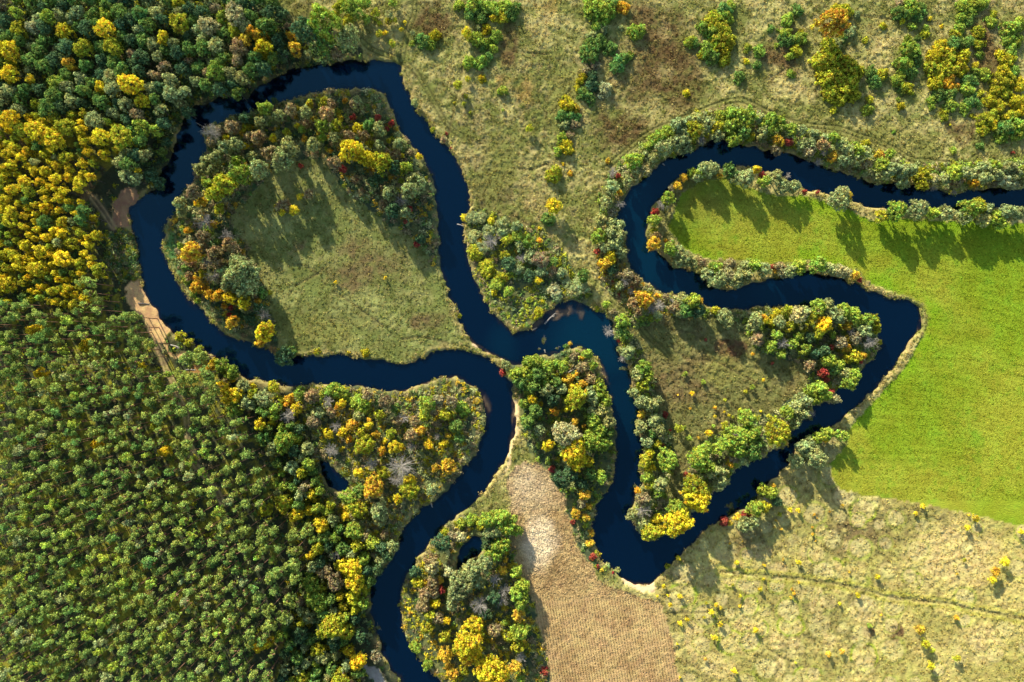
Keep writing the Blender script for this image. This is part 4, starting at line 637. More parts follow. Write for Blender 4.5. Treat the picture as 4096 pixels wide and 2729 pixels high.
# relief
Z = LAND + .5 * (n_big - .5)
tuss = sstep(.35, .8, vnoise(GX * 1.0 + 2 * n_mid, GY, 1.35, 2)) * (.5 + vnoise(GX, GY, .7, 3))
rough_amt = np.where(ZID == 0, 1.0, np.where(ZID == 1, .6, 0.0)) * (1 - .45 * inn) * (1 - .2 * tan)
Z = Z + .34 * rough_amt * tuss * (.5 + n_mid)
clod = vnoise(GX, GY, .8, 5) * .6 + vnoise(GX, GY, 1.5, 6) * .4
Z = Z + np.where(ZID == 3, .42 * (clod - .5), 0) + np.where(ZID == 2, .05 * st + .10 * (n_x - .5), 0) + np.where(ZID == 4, .22 * (n_fin - .5), 0)
for i, t in enumerate(TRACK):
    d = seg_dist(GX, GY, t, 4)
    wob = d + .3 * (n_mid - .5)
    g = np.exp(-((wob - .85) / .36) ** 2)
    keep = (ZID != 3) & (sd > .5)
    Z = Z - .16 * g * keep - .2 * rough_amt * tuss * np.exp(-(d / 1.6) ** 2) * keep
    tc_ = C(.20, .20, .05) if i < 4 else C(.27, .19, .10)
    col = mixc(col, tc_, np.exp(-(d / 1.7) ** 2) * .5 * keep)
    col = mixc(col, C(.07, .07, .02) if i < 4 else C(.46, .34, .15), g * .85 * keep)
for t in TRAIL:
    d = seg_dist(GX, GY, t, 3) + .5 * (n_fin - .5)
    g = np.exp(-(d / .45) ** 2) * (sd > .5)
    Z = Z - .3 * g
    col = mixc(col, C(.13, .10, .04), g * .55)
d = seg_dist(GX, GY, DITCH_L, 6) + .4 * (n_mid - .5)
Z = Z - .38 * np.exp(-(d / .6) ** 2)
col = mixc(col, C(.10, .09, .035), np.exp(-(d / .5) ** 2) * .6)
g = np.exp(-((d - 1.6) / .8) ** 2)
col = mixc(col, C(.34, .31, .05), g * .7 * (ZID == 0))
# banks and bed
bank = sstep(-.1, 1.1, sd + .4 * (n_fin - .5))
depth = .35 + 1.6 * sstep(0, 3.0, -sd)
depth = depth * (1 - .97 * shal)
Z = np.where(sd < 1.3, Z * bank + (-depth) * (1 - bank), Z)
sand_slope = np.maximum(M_('sand'), M_('beach'))
Z = np.where((sand_slope > .3) & (sd > 0), np.minimum(Z, .12 + .16 * sd + .12 * n_fin), Z)

NX, NY = len(gx), len(gy)
idx = np.arange(NX * NY).reshape(NY, NX)
qa = np.stack([idx[:-1, :-1], idx[:-1, 1:], idx[1:, 1:], idx[1:, :-1]], -1).reshape(-1, 4)
qz = ZID[:-1, :-1].reshape(-1)
VC = np.stack([GX, GY, Z], -1).reshape(-1, 3).astype(np.float32)
CC = np.concatenate([np.clip(col, 0, 1), np.ones(col.shape[:2] + (1,))], -1).reshape(-1, 4).astype(np.float32)
FUR = (np.where(GY < -118 + .30 * (GX - 30), GX * .985 + GY * .17, GX * .985 + GY * .17) * 2 * math.pi / 1.05)
d_edge = np.minimum(seg_dist(GX, GY, ZONE['plough'], 20), 20)
FUR = np.where((d_edge < 6) & (GX > 45) & (GY > -128), d_edge * 2 * math.pi / 1.15, FUR)
FUR = (FUR + 2.5 * (n_fin - .5)).reshape(-1).astype(np.float32)

def grid_part(name, sel, mat, furrow=False):
    q = qa[sel]
    used, inv = np.unique(q, return_inverse=True)
    me = bpy.data.meshes.new(name)
    me.vertices.add(len(used))
    me.vertices.foreach_set("co", VC[used].ravel())
    me.loops.add(q.size)
    me.loops.foreach_set("vertex_index", inv.reshape(-1).astype(np.int32))
    me.polygons.add(len(q))
    me.polygons.foreach_set("loop_start", np.arange(0, q.size, 4, dtype=np.int32))
    me.update(calc_edges=True)
    me.polygons.foreach_set("use_smooth", np.ones(len(q), bool))
    at = me.color_attributes.new("albedo", 'FLOAT_COLOR', 'POINT')
    at.data.foreach_set("color", CC[used].ravel())
    if furrow:
        fa = me.attributes.new("furrow", 'FLOAT', 'POINT')
        fa.data.foreach_set("value", FUR[used])
    me.materials.append(mat)
    o = bpy.data.objects.new(name, me)
    COL.objects.link(o)
    tag(o, kind="structure")
    return o

grid_part("ground", qz == 0, mat_ground("meadow_grass", 1.5, .3, .33, .55))
grid_part("forest_floor", qz == 1, mat_ground("forest_litter", 1.8, .4, .35, .4))
grid_part("mown_field", qz == 2, mat_ground("mown_grass", 2.2, .12, .34, .6))
grid_part("ploughed_field", qz == 3, mat_ground("ploughed_soil", 2.2, .25, .25, .7, furrow=True))
grid_part("sand_bank", qz == 4, mat_ground("sand", 2.4, .5, .25, .4))

# water sheet at z = 0 over the channel and the ponds
wq = (SDF[:-1, :-1] < 2.4) | (SDF[1:, 1:] < 2.4)
widx = np.arange(CX.size).reshape(CX.shape)
q = np.stack([widx[:-1, :-1], widx[:-1, 1:], widx[1:, 1:], widx[1:, :-1]], -1)[wq]
used, inv = np.unique(q, return_inverse=True)
me = bpy.data.meshes.new("river")
me.vertices.add(len(used))
wv = np.stack([CX.ravel()[used], CY.ravel()[used], np.zeros(len(used))], -1).astype(np.float32)
me.vertices.foreach_set("co", wv.ravel())
me.loops.add(q.size)
me.loops.foreach_set("vertex_index", inv.reshape(-1).astype(np.int32))
me.polygons.add(len(q))
me.polygons.foreach_set("loop_start", np.arange(0, q.size, 4, dtype=np.int32))
me.update(calc_edges=True)
dep = (.35 + 1.6 * sstep(0, 3.0, -SDF)) * (1 - .97 * SHAL)
opac = 1 - np.exp(-4.2 * np.maximum(dep - .05, 0))
opac = np.clip(opac, .12, .995)
teal = np.zeros_like(CX)
for x, y, rx, ry, w0 in TEAL_WATER:
    qd = np.hypot((CX - x) / rx, (CY - y) / ry) + .5 * (fbm(CX, CY, 18, 3, 3) - .5)
    teal = np.maximum(teal, w0 * sstep(1.2, .2, qd))
wc = np.ones((CX.size, 4), np.float32)
wc[:, 0] = opac.ravel(); wc[:, 1] = np.clip(teal + .10 * (fbm(CX, CY, 12, 6, 3) - .5), 0, 1).ravel(); wc[:, 2] = 0
at = me.color_attributes.new("deep", 'FLOAT_COLOR', 'POINT')
at.data.foreach_set("color", wc[used].ravel())
me.materials.append(mat_water())
river = bpy.data.objects.new("river", me)
COL.objects.link(river)
tag(river, kind="structure")

def ground_z(x, y):
    s = float(sample(SDF, np.array([x]), np.array([y]))[0])
    if s < 1.2:
        return max(-.3, LAND * float(sstep(-.1, 1.1, s)) - .1)
    return LAND - .05

# ------------------------------------------------------------------ plants: mesh makers
def unit(v): return v / (np.linalg.norm(v, axis=-1, keepdims=True) + 1e-9)

def leaf_quads(rng, cen, nrm, size):
    """a leaf spray (quad) at each centre"""
    n = len(cen)
    t = unit(np.cross(nrm, unit(rng.normal(size=(n, 3)))))
    b = np.cross(nrm, t)
    s = (size * rng.uniform(.65, 1.35, n))[:, None]
    w = s * rng.uniform(.5, .9, (n, 1))
    return np.stack([cen - t * s - b * w * .6, cen + t * s * .5 - b * w, cen + t * s + b * w * .5, cen - t * s * .4 + b * w], 1) * 1.0

def clump_leaves(rng, cen, rad, per_area, leaf, flat=1.0, up=.35):
    """leaves on the outer shells of many puffs; returns quads and tints"""
    Q, T = [], []
    for c, r in zip(cen, rad):
        n = max(6, int(per_area * r * r))
        d = unit(rng.normal(size=(n, 3)) + np.array([0, 0, up]))
        p = c + d * r * rng.uniform(.45, 1.3, (n, 1)) * np.array([1, 1, flat])
        nr = unit(d + .55 * rng.normal(size=(n, 3)))
        Q.append(leaf_quads(rng, p, nr, leaf))
        base = rng.normal(1, .2)
        v = np.clip(base + rng.normal(0, .24, n), .3, 1.9)
        warm = rng.normal(0, .06) + rng.normal(0, .06, n)
        T.append(np.stack([v * (1 + warm), v, v * (1 - warm)], -1))
    return np.concatenate(Q), np.concatenate(T)

_meshes = {}
def crown_mesh(shape, R, H, var):
    """crown of radius R and depth H with its foot at z = 0"""
    key = (shape, round(R, 2), round(H, 2), var)
    if key in _meshes:
        return _meshes[key]
    rng = np.random.default_rng(abs(hash((shape, int(R * 100), int(H * 100), var))) % (2 ** 31) if False else (len(_meshes) * 7919 + 13))
    puff = {'round': .30, 'dome': .30, 'pine': .34, 'slim': .34}[shape] * R
    puff = min(max(puff, .22), .56 if shape != 'pine' else .66)
    leaf = .16 if R < 1.0 else (.19 if R < 2 else .22)
    area = 2 * math.pi * R * R
    n = int(max(5, 1.35 * area / (math.pi * puff * puff)))
    if shape == 'pine':
        n = int(n * .8)
    d = unit(rng.normal(size=(n, 3)))
    d[:, 2] = np.abs(d[:, 2]) if shape == 'dome' else np.where(d[:, 2] < -.45, -d[:, 2], d[:, 2])
    th = np.arctan2(d[:, 1], d[:, 0])
    lob = 1 + .13 * np.sin(2 * th + rng.uniform(0, 6)) + .10 * np.sin(3 * th + rng.uniform(0, 6)) + .07 * np.sin(5 * th + rng.uniform(0, 6))
    rr = rng.uniform(.72, 1.0, n) * lob
    if shape == 'pine':
        rr = rng.uniform(.35, 1.0, n) * lob
    hx = max(R - puff * .8, R * .35)
    if shape == 'dome':
        cz = d[:, 2] * rr * (H - puff)
        cen = np.stack([d[:, 0] * rr * hx, d[:, 1] * rr * hx, cz], -1)
    elif shape == 'pine':
        zz = rng.uniform(0, 1, n)
        cap = np.sqrt(np.clip(1 - (zz * .92) ** 2.2, 0, 1))
        ang = rng.uniform(0, 2 * math.pi, n)
        lob = 1 + .22 * np.sin(2 * ang + rng.uniform(0, 6)) + .16 * np.sin(3 * ang + rng.uniform(0, 6))
        cen = np.stack([np.cos(ang) * rr * cap * hx * lob, np.sin(ang) * rr * cap * hx * lob, zz * (H - puff * .6)], -1)
    else:
        hz = max(H / 2 - puff * .6, H * .2)
        cen = np.stack([d[:, 0] * rr * hx, d[:, 1] * rr * hx, H / 2 + d[:, 2] * rr * hz], -1)
    rad = puff * rng.uniform(.7, 1.25, n)
    Q, T = clump_leaves(rng, cen, rad, (92 if shape != 'pine' else 80) * (.2 / leaf) ** 1.2, leaf, flat=(.8 if shape != 'pine' else .6))
    me = quad_mesh(shape + "_crown", Q, T, M_LEAF)
    _meshes[key] = me
    return me

def tube_quads(p0, p1, r0, r1, n=6):
    p0, p1 = np.asarray(p0, float), np.asarray(p1, float)
    ax = unit(p1 - p0)
    s = unit(np.cross(ax, [0.3, .9, .2])); t = np.cross(ax, s)
    a = np.linspace(0, 2 * math.pi, n + 1)
    c0 = p0 + r0 * (np.cos(a)[:, None] * s + np.sin(a)[:, None] * t)
    c1 = p1 + r1 * (np.cos(a)[:, None] * s + np.sin(a)[:, None] * t)
    return np.stack([c0[:-1], c0[1:], c1[1:], c1[:-1]], 1)

def trunk_mesh(kind):
    """trunk of height 1 (scaled per tree in z); radii and limb reach in metres for a tree about 10 m tall"""
    key = ('trunk', kind)
    if key in _meshes:
        return _meshes[key]
    rng = np.random.default_rng(len(_meshes) + 3)
    Q = []
    r = {'pine': .17, 'slim': .09, 'round': .2, 'stem': .05}[kind]
    zs = np.linspace(0, 1, 6)
    px = np.cumsum(rng.normal(0, .05, 6)) * (1 if kind != 'stem' else .3); py = np.cumsum(rng.normal(0, .05, 6)) * (1 if kind != 'stem' else .3)
    px -= px[0]; py -= py[0]
    for i in range(5):
        Q.append(tube_quads((px[i], py[i], zs[i]), (px[i + 1], py[i + 1], zs[i + 1]), r * (1.15 - .8 * zs[i]), r * (1.15 - .8 * zs[i + 1])))
    limbs = {'pine': 9, 'slim': 6, 'round': 10, 'stem': 4}[kind]
    for k in range(limbs):
        z = rng.uniform(.68 if kind == 'pine' else .3, .93)
        i = min(int(z * 5), 4)
        a = rng.uniform(0, 2 * math.pi)
        ln = {'pine': 1.3, 'slim': 1.0, 'round': 1.6, 'stem': .35}[kind] * rng.uniform(.6, 1.1)
        p = np.array([px[i], py[i], z])
        e = p + [math.cos(a) * ln, math.sin(a) * ln, rng.uniform(.01, .07)]
        Q.append(tube_quads(p, e, r * .4, r * .12, 4))
    Q = np.concatenate(Q)
    me = quad_mesh(kind + "_trunk", Q, np.ones((len(Q), 3)), M_PINEBARK if kind == 'pine' else M_BARK)
    _meshes[key] = me
    return me

def dead_meshes(R, H, var):
    key = ('dead', round(R, 1), var)
    if key in _meshes:
        return _meshes[key]
    rng = np.random.default_rng(400 + len(_meshes))
    Tq = [tube_quads((0, 0, -.3), (.1, .05, H * .45), .2, .13), tube_quads((.1, .05, H * .45), (0.0, .15, H * .8), .13, .06)]
    Bq = []
    n = int(30 + 12 * R)
    for k in range(n):
        a = rng.uniform(0, 2 * math.pi); z0 = rng.uniform(.3, .8) * H
        p = np.array([.05, .05, z0]); ln = R * rng.uniform(.5, 1.05)
        el = rng.uniform(.1, .75)
        r0 = .042 * rng.uniform(.7, 1.3)
        d = np.array([math.cos(a) * math.cos(el), math.sin(a) * math.cos(el), math.sin(el)])
        m1 = p + d * ln * .5 + rng.normal(0, .07 * R, 3)
        e = m1 + unit(d + rng.normal(0, .25, 3)) * ln * .55
        Bq += [tube_quads(p, m1, r0, r0 * .7, 4), tube_quads(m1, e, r0 * .7, r0 * .35, 4)]
        for j in range(7):
            s = p + (m1 - p) * rng.uniform(.4, 1) if j < 2 else m1 + (e - m1) * rng.uniform(.1, .8)
            Bq.append(tube_quads(s, s + unit(d + rng.normal(0, .6, 3)) * ln * rng.uniform(.2, .4), r0 * .5, r0 * .22, 3))
    Tq, Bq = np.concatenate(Tq), np.concatenate(Bq)
    _meshes[key] = (quad_mesh("dead_trunk", Tq, np.ones((len(Tq), 3)), M_DEAD), quad_mesh("dead_branches", Bq, np.ones((len(Bq), 3)), M_DEAD))
    return _meshes[key]

# ------------------------------------------------------------------ plants: colours, kinds, placing
HUE = dict(G=(.18, .285, .06), D=(.10, .175, .07), L=(.32, .41, .055), P=(.36, .40, .145), W=(.49, .46, .20), U=(.43, .42, .035),
           Y=(.68, .55, .035), O=(.64, .42, .045), R=(.40, .085, .055), B=(.35, .275, .125), N=(.275, .345, .07))
DRIFT = dict(G=.6, D=.5, L=.6, P=.5, W=.3, U=.6, Y=.5, O=.55, R=.3, B=.6, N=.4)
WORD = dict(G='mid green', D='dark green', L='bright green', P='grey-green', W='pale cream', U='olive yellow', Y='golden yellow', O='orange', R='red', B='russet brown', N='green')
CLS = [.35, .6, .9, 1.3, 1.8, 2.4, 3.1, 3.9, 4.8]

def child(name, me, parent, loc, scale, rz, color=None):
    o = bpy.data.objects.new(name, me)
    COL.objects.link(o)
    o.parent = parent
    o.location = loc
    o.scale = scale
    o.rotation_euler = (0, 0, rz)
    if color is not None:
        o.color = color
    return o

def shade(code, r, big_bush=False):
    j = random.gauss(1, .10)
    w = random.gauss(0, .05)
    c = HUE[code]
    if r < 1.8 and code in 'YO':
        j *= 1.12
    if big_bush and code == 'Y':
        c = (.50, .44, .03)
    if r > 3.8:
        return (c[0] * j, c[1] * j, c[2] * j, min(1.0, DRIFT[code] * 1.7))
    return (min(c[0] * j * (1 + w), .9), c[1] * j, c[2] * j * (1 - w), DRIFT[code])

def plant(kind, x, y, r, h, code):
    """one plant at its base point; kind: n pine, f forest tree, t tree, b bush, s sapling"""
    z = ground_z(x, y)
    cl = min(CLS, key=lambda c: abs(c - r))
    k = r / cl
    rz = random.uniform(0, 2 * math.pi)
    var = random.randrange(3 if cl < 3.5 else 2)
    if code == 'A':
        H = round(max(4.0, 1.7 * cl + 2), 1)
        root = bpy.data.objects.new("dead_tree", None)
        COL.objects.link(root)
        root.location = (x, y, z)
        a, b = dead_meshes(cl, H, var)
        child("trunk", a, root, (0, 0, 0), (k, k, h / H), rz)
        child("branches", b, root, (0, 0, 0), (k, k, h / H), rz)
        return root
    name = NAME[kind](code)
    if kind == 'b':
        H = round(cl * 1.15, 2)
        o = bpy.data.objects.new(name, crown_mesh('dome', cl, H, var))
        COL.objects.link(o)
        o.location = (x, y, z - .1)
        o.scale = (k, k, h / H)
        o.rotation_euler = (0, 0, rz)
        o.color = shade(code, r, r > 1.6)
        return o
    root = bpy.data.objects.new(name, None)
    COL.objects.link(root)
    root.location = (x, y, z)
    shape = {'n': 'pine', 'f': 'round', 't': 'round', 's': 'slim'}[kind]
    foot = {'n': .70, 'f': .48, 't': .16, 's': .12}[kind] * h
    H = {'n': 5.0, 'f': round(cl * 2.0, 1), 't': round(cl * 1.7, 1), 's': round(cl * 2.6, 1)}[kind]
    child("trunk", trunk_mesh({'n': 'pine', 'f': 'slim', 't': 'round', 's': 'stem'}[kind]), root, (0, 0, -.3), (1 if h > 6 else h / 7, 1 if h > 6 else h / 7, (h * .93 if kind != 'n' else h * .95) + .3), rz)
    child("crown", crown_mesh(shape, cl, H, var), root, (0, 0, foot), (k, k, (h - foot) / H), rz, shade(code, r))
    return root

NAME = {
    'n': lambda c: "pine_tree",
    'f': lambda c: {'Y': 'birch_tree', 'U': 'birch_tree', 'O': 'maple_tree', 'B': 'oak_tree'}.get(c, 'forest_tree'),  # remaining forest trees share one name, species not identified
    't': lambda c: {'Y': 'birch_tree', 'U': 'olive_yellow_tree', 'O': 'maple_tree', 'R': 'rowan_tree', 'B': 'oak_tree', 'P': 'willow_tree', 'W': 'willow_tree', 'L': 'bright_green_tree'}.get(c, 'green_tree'),  # broadleaf trees named by crown colour; species only guessed
    'b': lambda c: {'U': 'yellow_bush', 'Y': 'yellow_bush', 'R': 'russet_bush', 'O': 'russet_bush', 'B': 'russet_bush'}.get(c, 'willow_bush'),  # one sort of bush, split by leaf colour; species only guessed
    's': lambda c: "birch_sapling",
}
def height(kind, r):
    return {'n': 20.0, 'f': 10.0 + 1.5 * r, 't': 1.2 + 2.5 * r, 'b': 1.15 * r + .25, 's': 2.5 * r + .2}[kind]

placed = []           # (object, kind, x, y, r, code)
for line in PLANTS.split('\n'):
    if not line:
        continue
    kind, rest = line[0], line[1:].split()
    for e in rest:
        code = e[-1]
        x, y, r = (float(v) / 10 for v in e[:-1].split(','))
        r *= {'n': 1.08, 'f': 1.0 if code in 'YU' and r < 2.9 else 1.1, 't': 1.12, 'b': 1.2, 's': 1.1}[kind]
        if kind == 'b' and 10 < x < 46 and y > 60:
            r *= 1.18
        h = height('t' if code == 'A' and kind != 'f' else kind, r)
        if kind == 't' and (abs(x - 45) + abs(y - 52) < 12) and code == 'Y':
            h = 12.5                                     # the lone tree on the meadow, known from its shadow
        elif kind == 't' and r > 2.4 and x < -20 and 0 < y < 125 and x > -130:
            h *= 1.45                                    # the loop wood is taller
        elif kind == 't' and inside(np.array([x]), np.array([y]), ZONE['west_shore'])[0]:
            h *= .3 if sample(SDF, np.array([x]), np.array([y]))[0] < 8 else .6   # low scrub on the spit
        hc = LAND + h * {'n': .85, 'f': .72, 't': .58, 'b': .5, 's': .55}[kind]
        f = 1 - hc / CAM_H                               # crown seen from the drone -> foot on the ground
        x, y = x * f, y * f
        placed.append((plant(kind, x, y, r, h * random.uniform(.92, 1.08), code), kind, x, y, r, code))

# ---- forests: fill between the trees traced by eye
class Spacing:
    def __init__(s, cell): s.c, s.g, s.pack = cell, {}, .72
    def add(s, x, y, r): s.g.setdefault((int(x // s.c), int(y // s.c)), []).append((x, y, r))
    def free(s, x, y, r):
        i, j = int(x // s.c), int(y // s.c)
        for a in range(i - 2, i + 3):
            for b in range(j - 2, j + 3):
                for (u, v, q) in s.g.get((a, b), ()):
                    if (u - x) ** 2 + (v - y) ** 2 < (s.pack * (q + r)) ** 2:
                        return False
        return True
SP = Spacing(4)
for o, kind, x, y, r, code in placed:
    if kind in 'nft':
        SP.add(x, y, min(r, 4))
F_TRACK = [t for t in TRACK[4:]]
def off_track(x, y, gap):
    X, Y = np.array([x]), np.array([y])
    return all(seg_dist(X, Y, t)[0] > gap for t in F_TRACK)
BIRCH, GREENF, PINES, MIXF = (parse_xy(FILL[k]) for k in ('birch', 'green', 'pine', 'mixed'))
def fill(poly, tries, rmin, rmax, gap, shore=2.0):
    lo, hi = poly.min(0), poly.max(0)
    pts = RNG.uniform(lo, hi, (tries, 2))
    ok = inside(pts[:, 0], pts[:, 1], poly) & (sample(SDF, pts[:, 0], pts[:, 1]) > shore)
    for k in ('sand', 'sand2', 'sand3', 'sand4', 'sand5', 'grass_patch'):
        ok &= sample(MASK[k], pts[:, 0], pts[:, 1]) < .3
    out = []
    for x, y in pts[ok]:
        r = RNG.uniform(rmin, rmax)
        if SP.free(x, y, r) and off_track(x, y, gap):
            SP.add(x, y, r)
            out.append((float(x), float(y), float(r)))
    return out

def pick(spec):
    return RNG.choice(list(spec[::2]), p=np.array([float(v) for v in spec[1::2]]) / sum(float(v) for v in spec[1::2]))
FILLED = []
SP.pack = .84
for x, y, r in fill(BIRCH, 6000, 1.3, 2.3, 1.2):
    code = pick(('Y', 4.5, 'U', 3.6, 'G', 1.6, 'P', 1, 'L', .8, 'B', .4))
    FILLED.append((plant('f', x, y, r, height('f', r) * RNG.uniform(.9, 1.1), code), 'birch', x, y, r, code))
SP.pack = .70
for x, y, r in fill(GREENF, 9000, 2.2, 3.4, 1.2, .9):
    code = pick(('P', 2.6, 'G', 4, 'D', 3.2, 'L', .7, 'U', .4, 'B', .4))
    FILLED.append((plant('f', x, y, r, height('f', r) * RNG.uniform(.85, 1.12), code), 'green', x, y, r, code))
for x, y, r in fill(MIXF, 4000, 1.7, 2.8, 1.0, 1.2):
    code = pick(('G', 3, 'P', 2.5, 'D', 2, 'L', 2, 'U', 1.2, 'B', .8, 'Y', .6))
    FILLED.append((plant('t', x, y, r, height('t', r) * RNG.uniform(.9, 1.25) + 2, code), 'mixed', x, y, r, code))
SP.pack = .88
pts = fill(PINES, 24000, 1.6, 2.85, 1.6)
pts.sort(key=lambda p: p[0] ** 2 + p[1] ** 2)
n_single = 300 - sum(1 for p in placed if p[1] == 'n')
PINE_CODES = ('N', 8, 'L', 1.1, 'G', 1.5, 'P', .8)
for x, y, r in pts[:n_single]:
    FILLED.append((plant('n', x, y, r, 20 * RNG.uniform(.9, 1.1), pick(PINE_CODES)), 'pine', x, y, r, 'N'))
# the rest of the plantation, towards the corner: one mass
Q, T, TQ = [], [], []
for x, y, r in pts[n_single:]:
    src = crown_mesh('pine', min(CLS, key=lambda c: abs(c - r)), 5.0, int(RNG.integers(3)))
    n = len(src.vertices)
    v = np.empty(n * 3, np.float32); src.vertices.foreach_get("co", v); v = v.reshape(-1, 3)
    t = np.empty(n * 4, np.float32); src.color_attributes["tint"].data.foreach_get("color", t); t = t.reshape(-1, 4)[::4, :3]
    a = RNG.uniform(0, 6.28); h = 20 * RNG.uniform(.9, 1.1); k = r / min(CLS, key=lambda c: abs(c - r))
    v = np.stack([v[:, 0] * math.cos(a) - v[:, 1] * math.sin(a), v[:, 0] * math.sin(a) + v[:, 1] * math.cos(a), v[:, 2]], -1) * [k, k, h * .3 / 5]
    Q.append((v + [x, y, LAND + h * .7]).reshape(-1, 4, 3))
    c = shade(pick(PINE_CODES), r)
    T.append(t * np.array(c[:3]))
    TQ.append(np.concatenate([tube_quads((x, y, LAND - .3), (x + RNG.normal(0, .2), y + RNG.normal(0, .2), LAND + h * .9), .18, .07, 5)]))
me = quad_mesh("pine_wood", np.concatenate(Q), np.concatenate(T), M_LEAF)
o = bpy.data.objects.new("pine_wood", me); COL.objects.link(o)
o.color = (1, 1, 1, DRIFT['N'])
tag(o, "dense mass of green pines filling the southwest corner of the view", "pine wood", kind="stuff")
tq = np.concatenate(TQ)
tm = bpy.data.objects.new("trunks", quad_mesh("pine_wood_trunks", tq, np.ones((len(tq), 3)), M_PINEBARK)); COL.objects.link(tm)
tm.parent = o
tag(tm, kind="stuff")

# ------------------------------------------------------------------ undergrowth and reeds (uncountable)
def scatter(name, label, pts, rads, codes, per_area, leaf, flat=.7):
    rng = np.random.default_rng(len(pts))
    Q, T = [], []
    for (x, y), r, c in zip(pts, rads, codes):
        z = ground_z(x, y)
        n = max(5, int(per_area * r * r))
        d = unit(rng.normal(size=(n, 3)) + np.array([0, 0, .5])); d[:, 2] = np.abs(d[:, 2])
        lump = 1 + .35 * np.sin(3 * np.arctan2(d[:, 1], d[:, 0]) + rng.uniform(0, 6))
        p = np.array([x, y, z - .05]) + d * (r * rng.uniform(.35, 1.05, n) * lump)[:, None] * np.array([1, 1, flat * rng.uniform(.8, 1.5)])
        Q.append(leaf_quads(rng, p, unit(d + .5 * rng.normal(size=(n, 3))), leaf))
        v = np.clip(rng.normal(1, .16) + rng.normal(0, .15, n), .4, 1.8)
        T.append(np.array(c)[None, :] * v[:, None])
    o = bpy.data.objects.new(name, quad_mesh(name, np.concatenate(Q), np.concatenate(T), M_LEAF))
    COL.objects.link(o)
    o.color = (1, 1, 1, .35)
    tag(o, label, name.replace('_', ' '), kind="stuff")
    return o

def zone_points(k, n, edge=1.2):
    p = ZONE[k]; lo, hi = p.min(0), p.max(0)
    lo = np.maximum(lo, (-210, -145)); hi = np.minimum(hi, (210, 145))
    q = RNG.uniform(lo, hi, (n * 4, 2))
    ok = inside(q[:, 0], q[:, 1], p) & (sample(SDF, q[:, 0], q[:, 1]) > edge)
    for z in ('plough', 'inner_meadow', 'green_field', 'mid_meadow', 'tan_meadow', 'sand', 'sand2', 'sand3', 'sand4', 'sand5', 'grass_patch', 'beach', 'beach2', 'beach3', 'lush'):
        ok &= sample(MASK[z], q[:, 0], q[:, 1]) < .4
    q = q[ok]
    q = q[[off_track(x, y, 1.5) for x, y in q]] if k == 'forest' else q
    return q[:n]

UP, UR, UC = [], [], []
for k, n, rm, spec in (('inner_wood', 2200, 1.8, 'PPPBBBUGDDWO'), ('wood_south', 2200, 1.6, 'BBBUUPGOYWP'), ('mid_wood', 2000, 1.8, 'PPBLGLUW'), ('center_wood', 800, 1.5, 'GGPLUBD'),
                       ('bottom_wood', 1300, 1.6, 'UUBBPYGO'), ('west_shore', 900, 1.4, 'PULBGU'), ('east_shore', 700, 1.4, 'PBBUOP'), ('belt_n', 1700, 1.9, 'PPLLWGUB'), ('forest', 4200, 1.5, 'GDDBUGP')):
    for p in zone_points(k, n):
        r = RNG.uniform(.5, rm)
        c = np.array(HUE[spec[RNG.integers(len(spec))]])
        UP.append(p); UR.append(r); UC.append(c * RNG.uniform(.75, 1.15))
for poly, n, rm, spec in ((GREENF, 2600, 1.7, 'GDDDPGU'), (MIXF, 1500, 1.5, 'GDUPBY'), (BIRCH, 500, 1.2, 'GUDY'), (parse_xy(FILL['brush']), 420, 1.5, 'GDBUP')):
    q = RNG.uniform(poly.min(0), poly.max(0), (n * 3, 2))
    q = q[inside(q[:, 0], q[:, 1], poly) & (sample(SDF, q[:, 0], q[:, 1]) > .6) & (np.maximum(sample(MASK['sand'], q[:, 0], q[:, 1]), sample(MASK['sand2'], q[:, 0], q[:, 1])) < .2)][:n]
    for p in q:
        UP.append(p); UR.append(RNG.uniform(.6, rm)); UC.append(np.array(HUE[spec[RNG.integers(len(spec))]]) * RNG.uniform(.6, 1.0))
scatter("undergrowth", "mixed shrubs and saplings growing thick under and between the trees", UP, UR, UC, 42, .24)

# reeds and rank grass along the water
lines = [A, B]
RP, RR, RC = [], [], []
for ln in lines:
    seg = np.diff(ln, axis=0); L = np.hypot(seg[:, 0], seg[:, 1])
    for (p0, s, l) in zip(ln[:-1], seg, L):
        for _ in range(RNG.poisson(l * 3.6)):
            p = p0 + s * RNG.random() + RNG.normal(0, 1.5, 2)
            if abs(p[0]) < 212 and abs(p[1]) < 145:
                RP.append(p)
RP = np.array(RP)
dd = sample(SDF, RP[:, 0], RP[:, 1])
sandy = np.maximum.reduce([sample(MASK[k], RP[:, 0], RP[:, 1]) for k in ('sand', 'sand2', 'sand3', 'beach', 'beach2', 'beach3')])
keep = (dd > .15) & (dd < 3.2) & (sandy < .3) & (vnoise(RP[:, 0], RP[:, 1], 9, 4) > .28)
RP = RP[keep]
reed_c = [(.48, .38, .11), (.42, .34, .08), (.30, .29, .05), (.52, .40, .15), (.24, .26, .05)]
RC = [np.array(reed_c[RNG.integers(5)]) * RNG.uniform(.8, 1.15) for _ in RP]
RR = RNG.uniform(.3, .95, len(RP))
scatter("reeds", "straw coloured reeds and rank grass fringing the river banks", RP, RR, RC, 60, .15, 1.1)

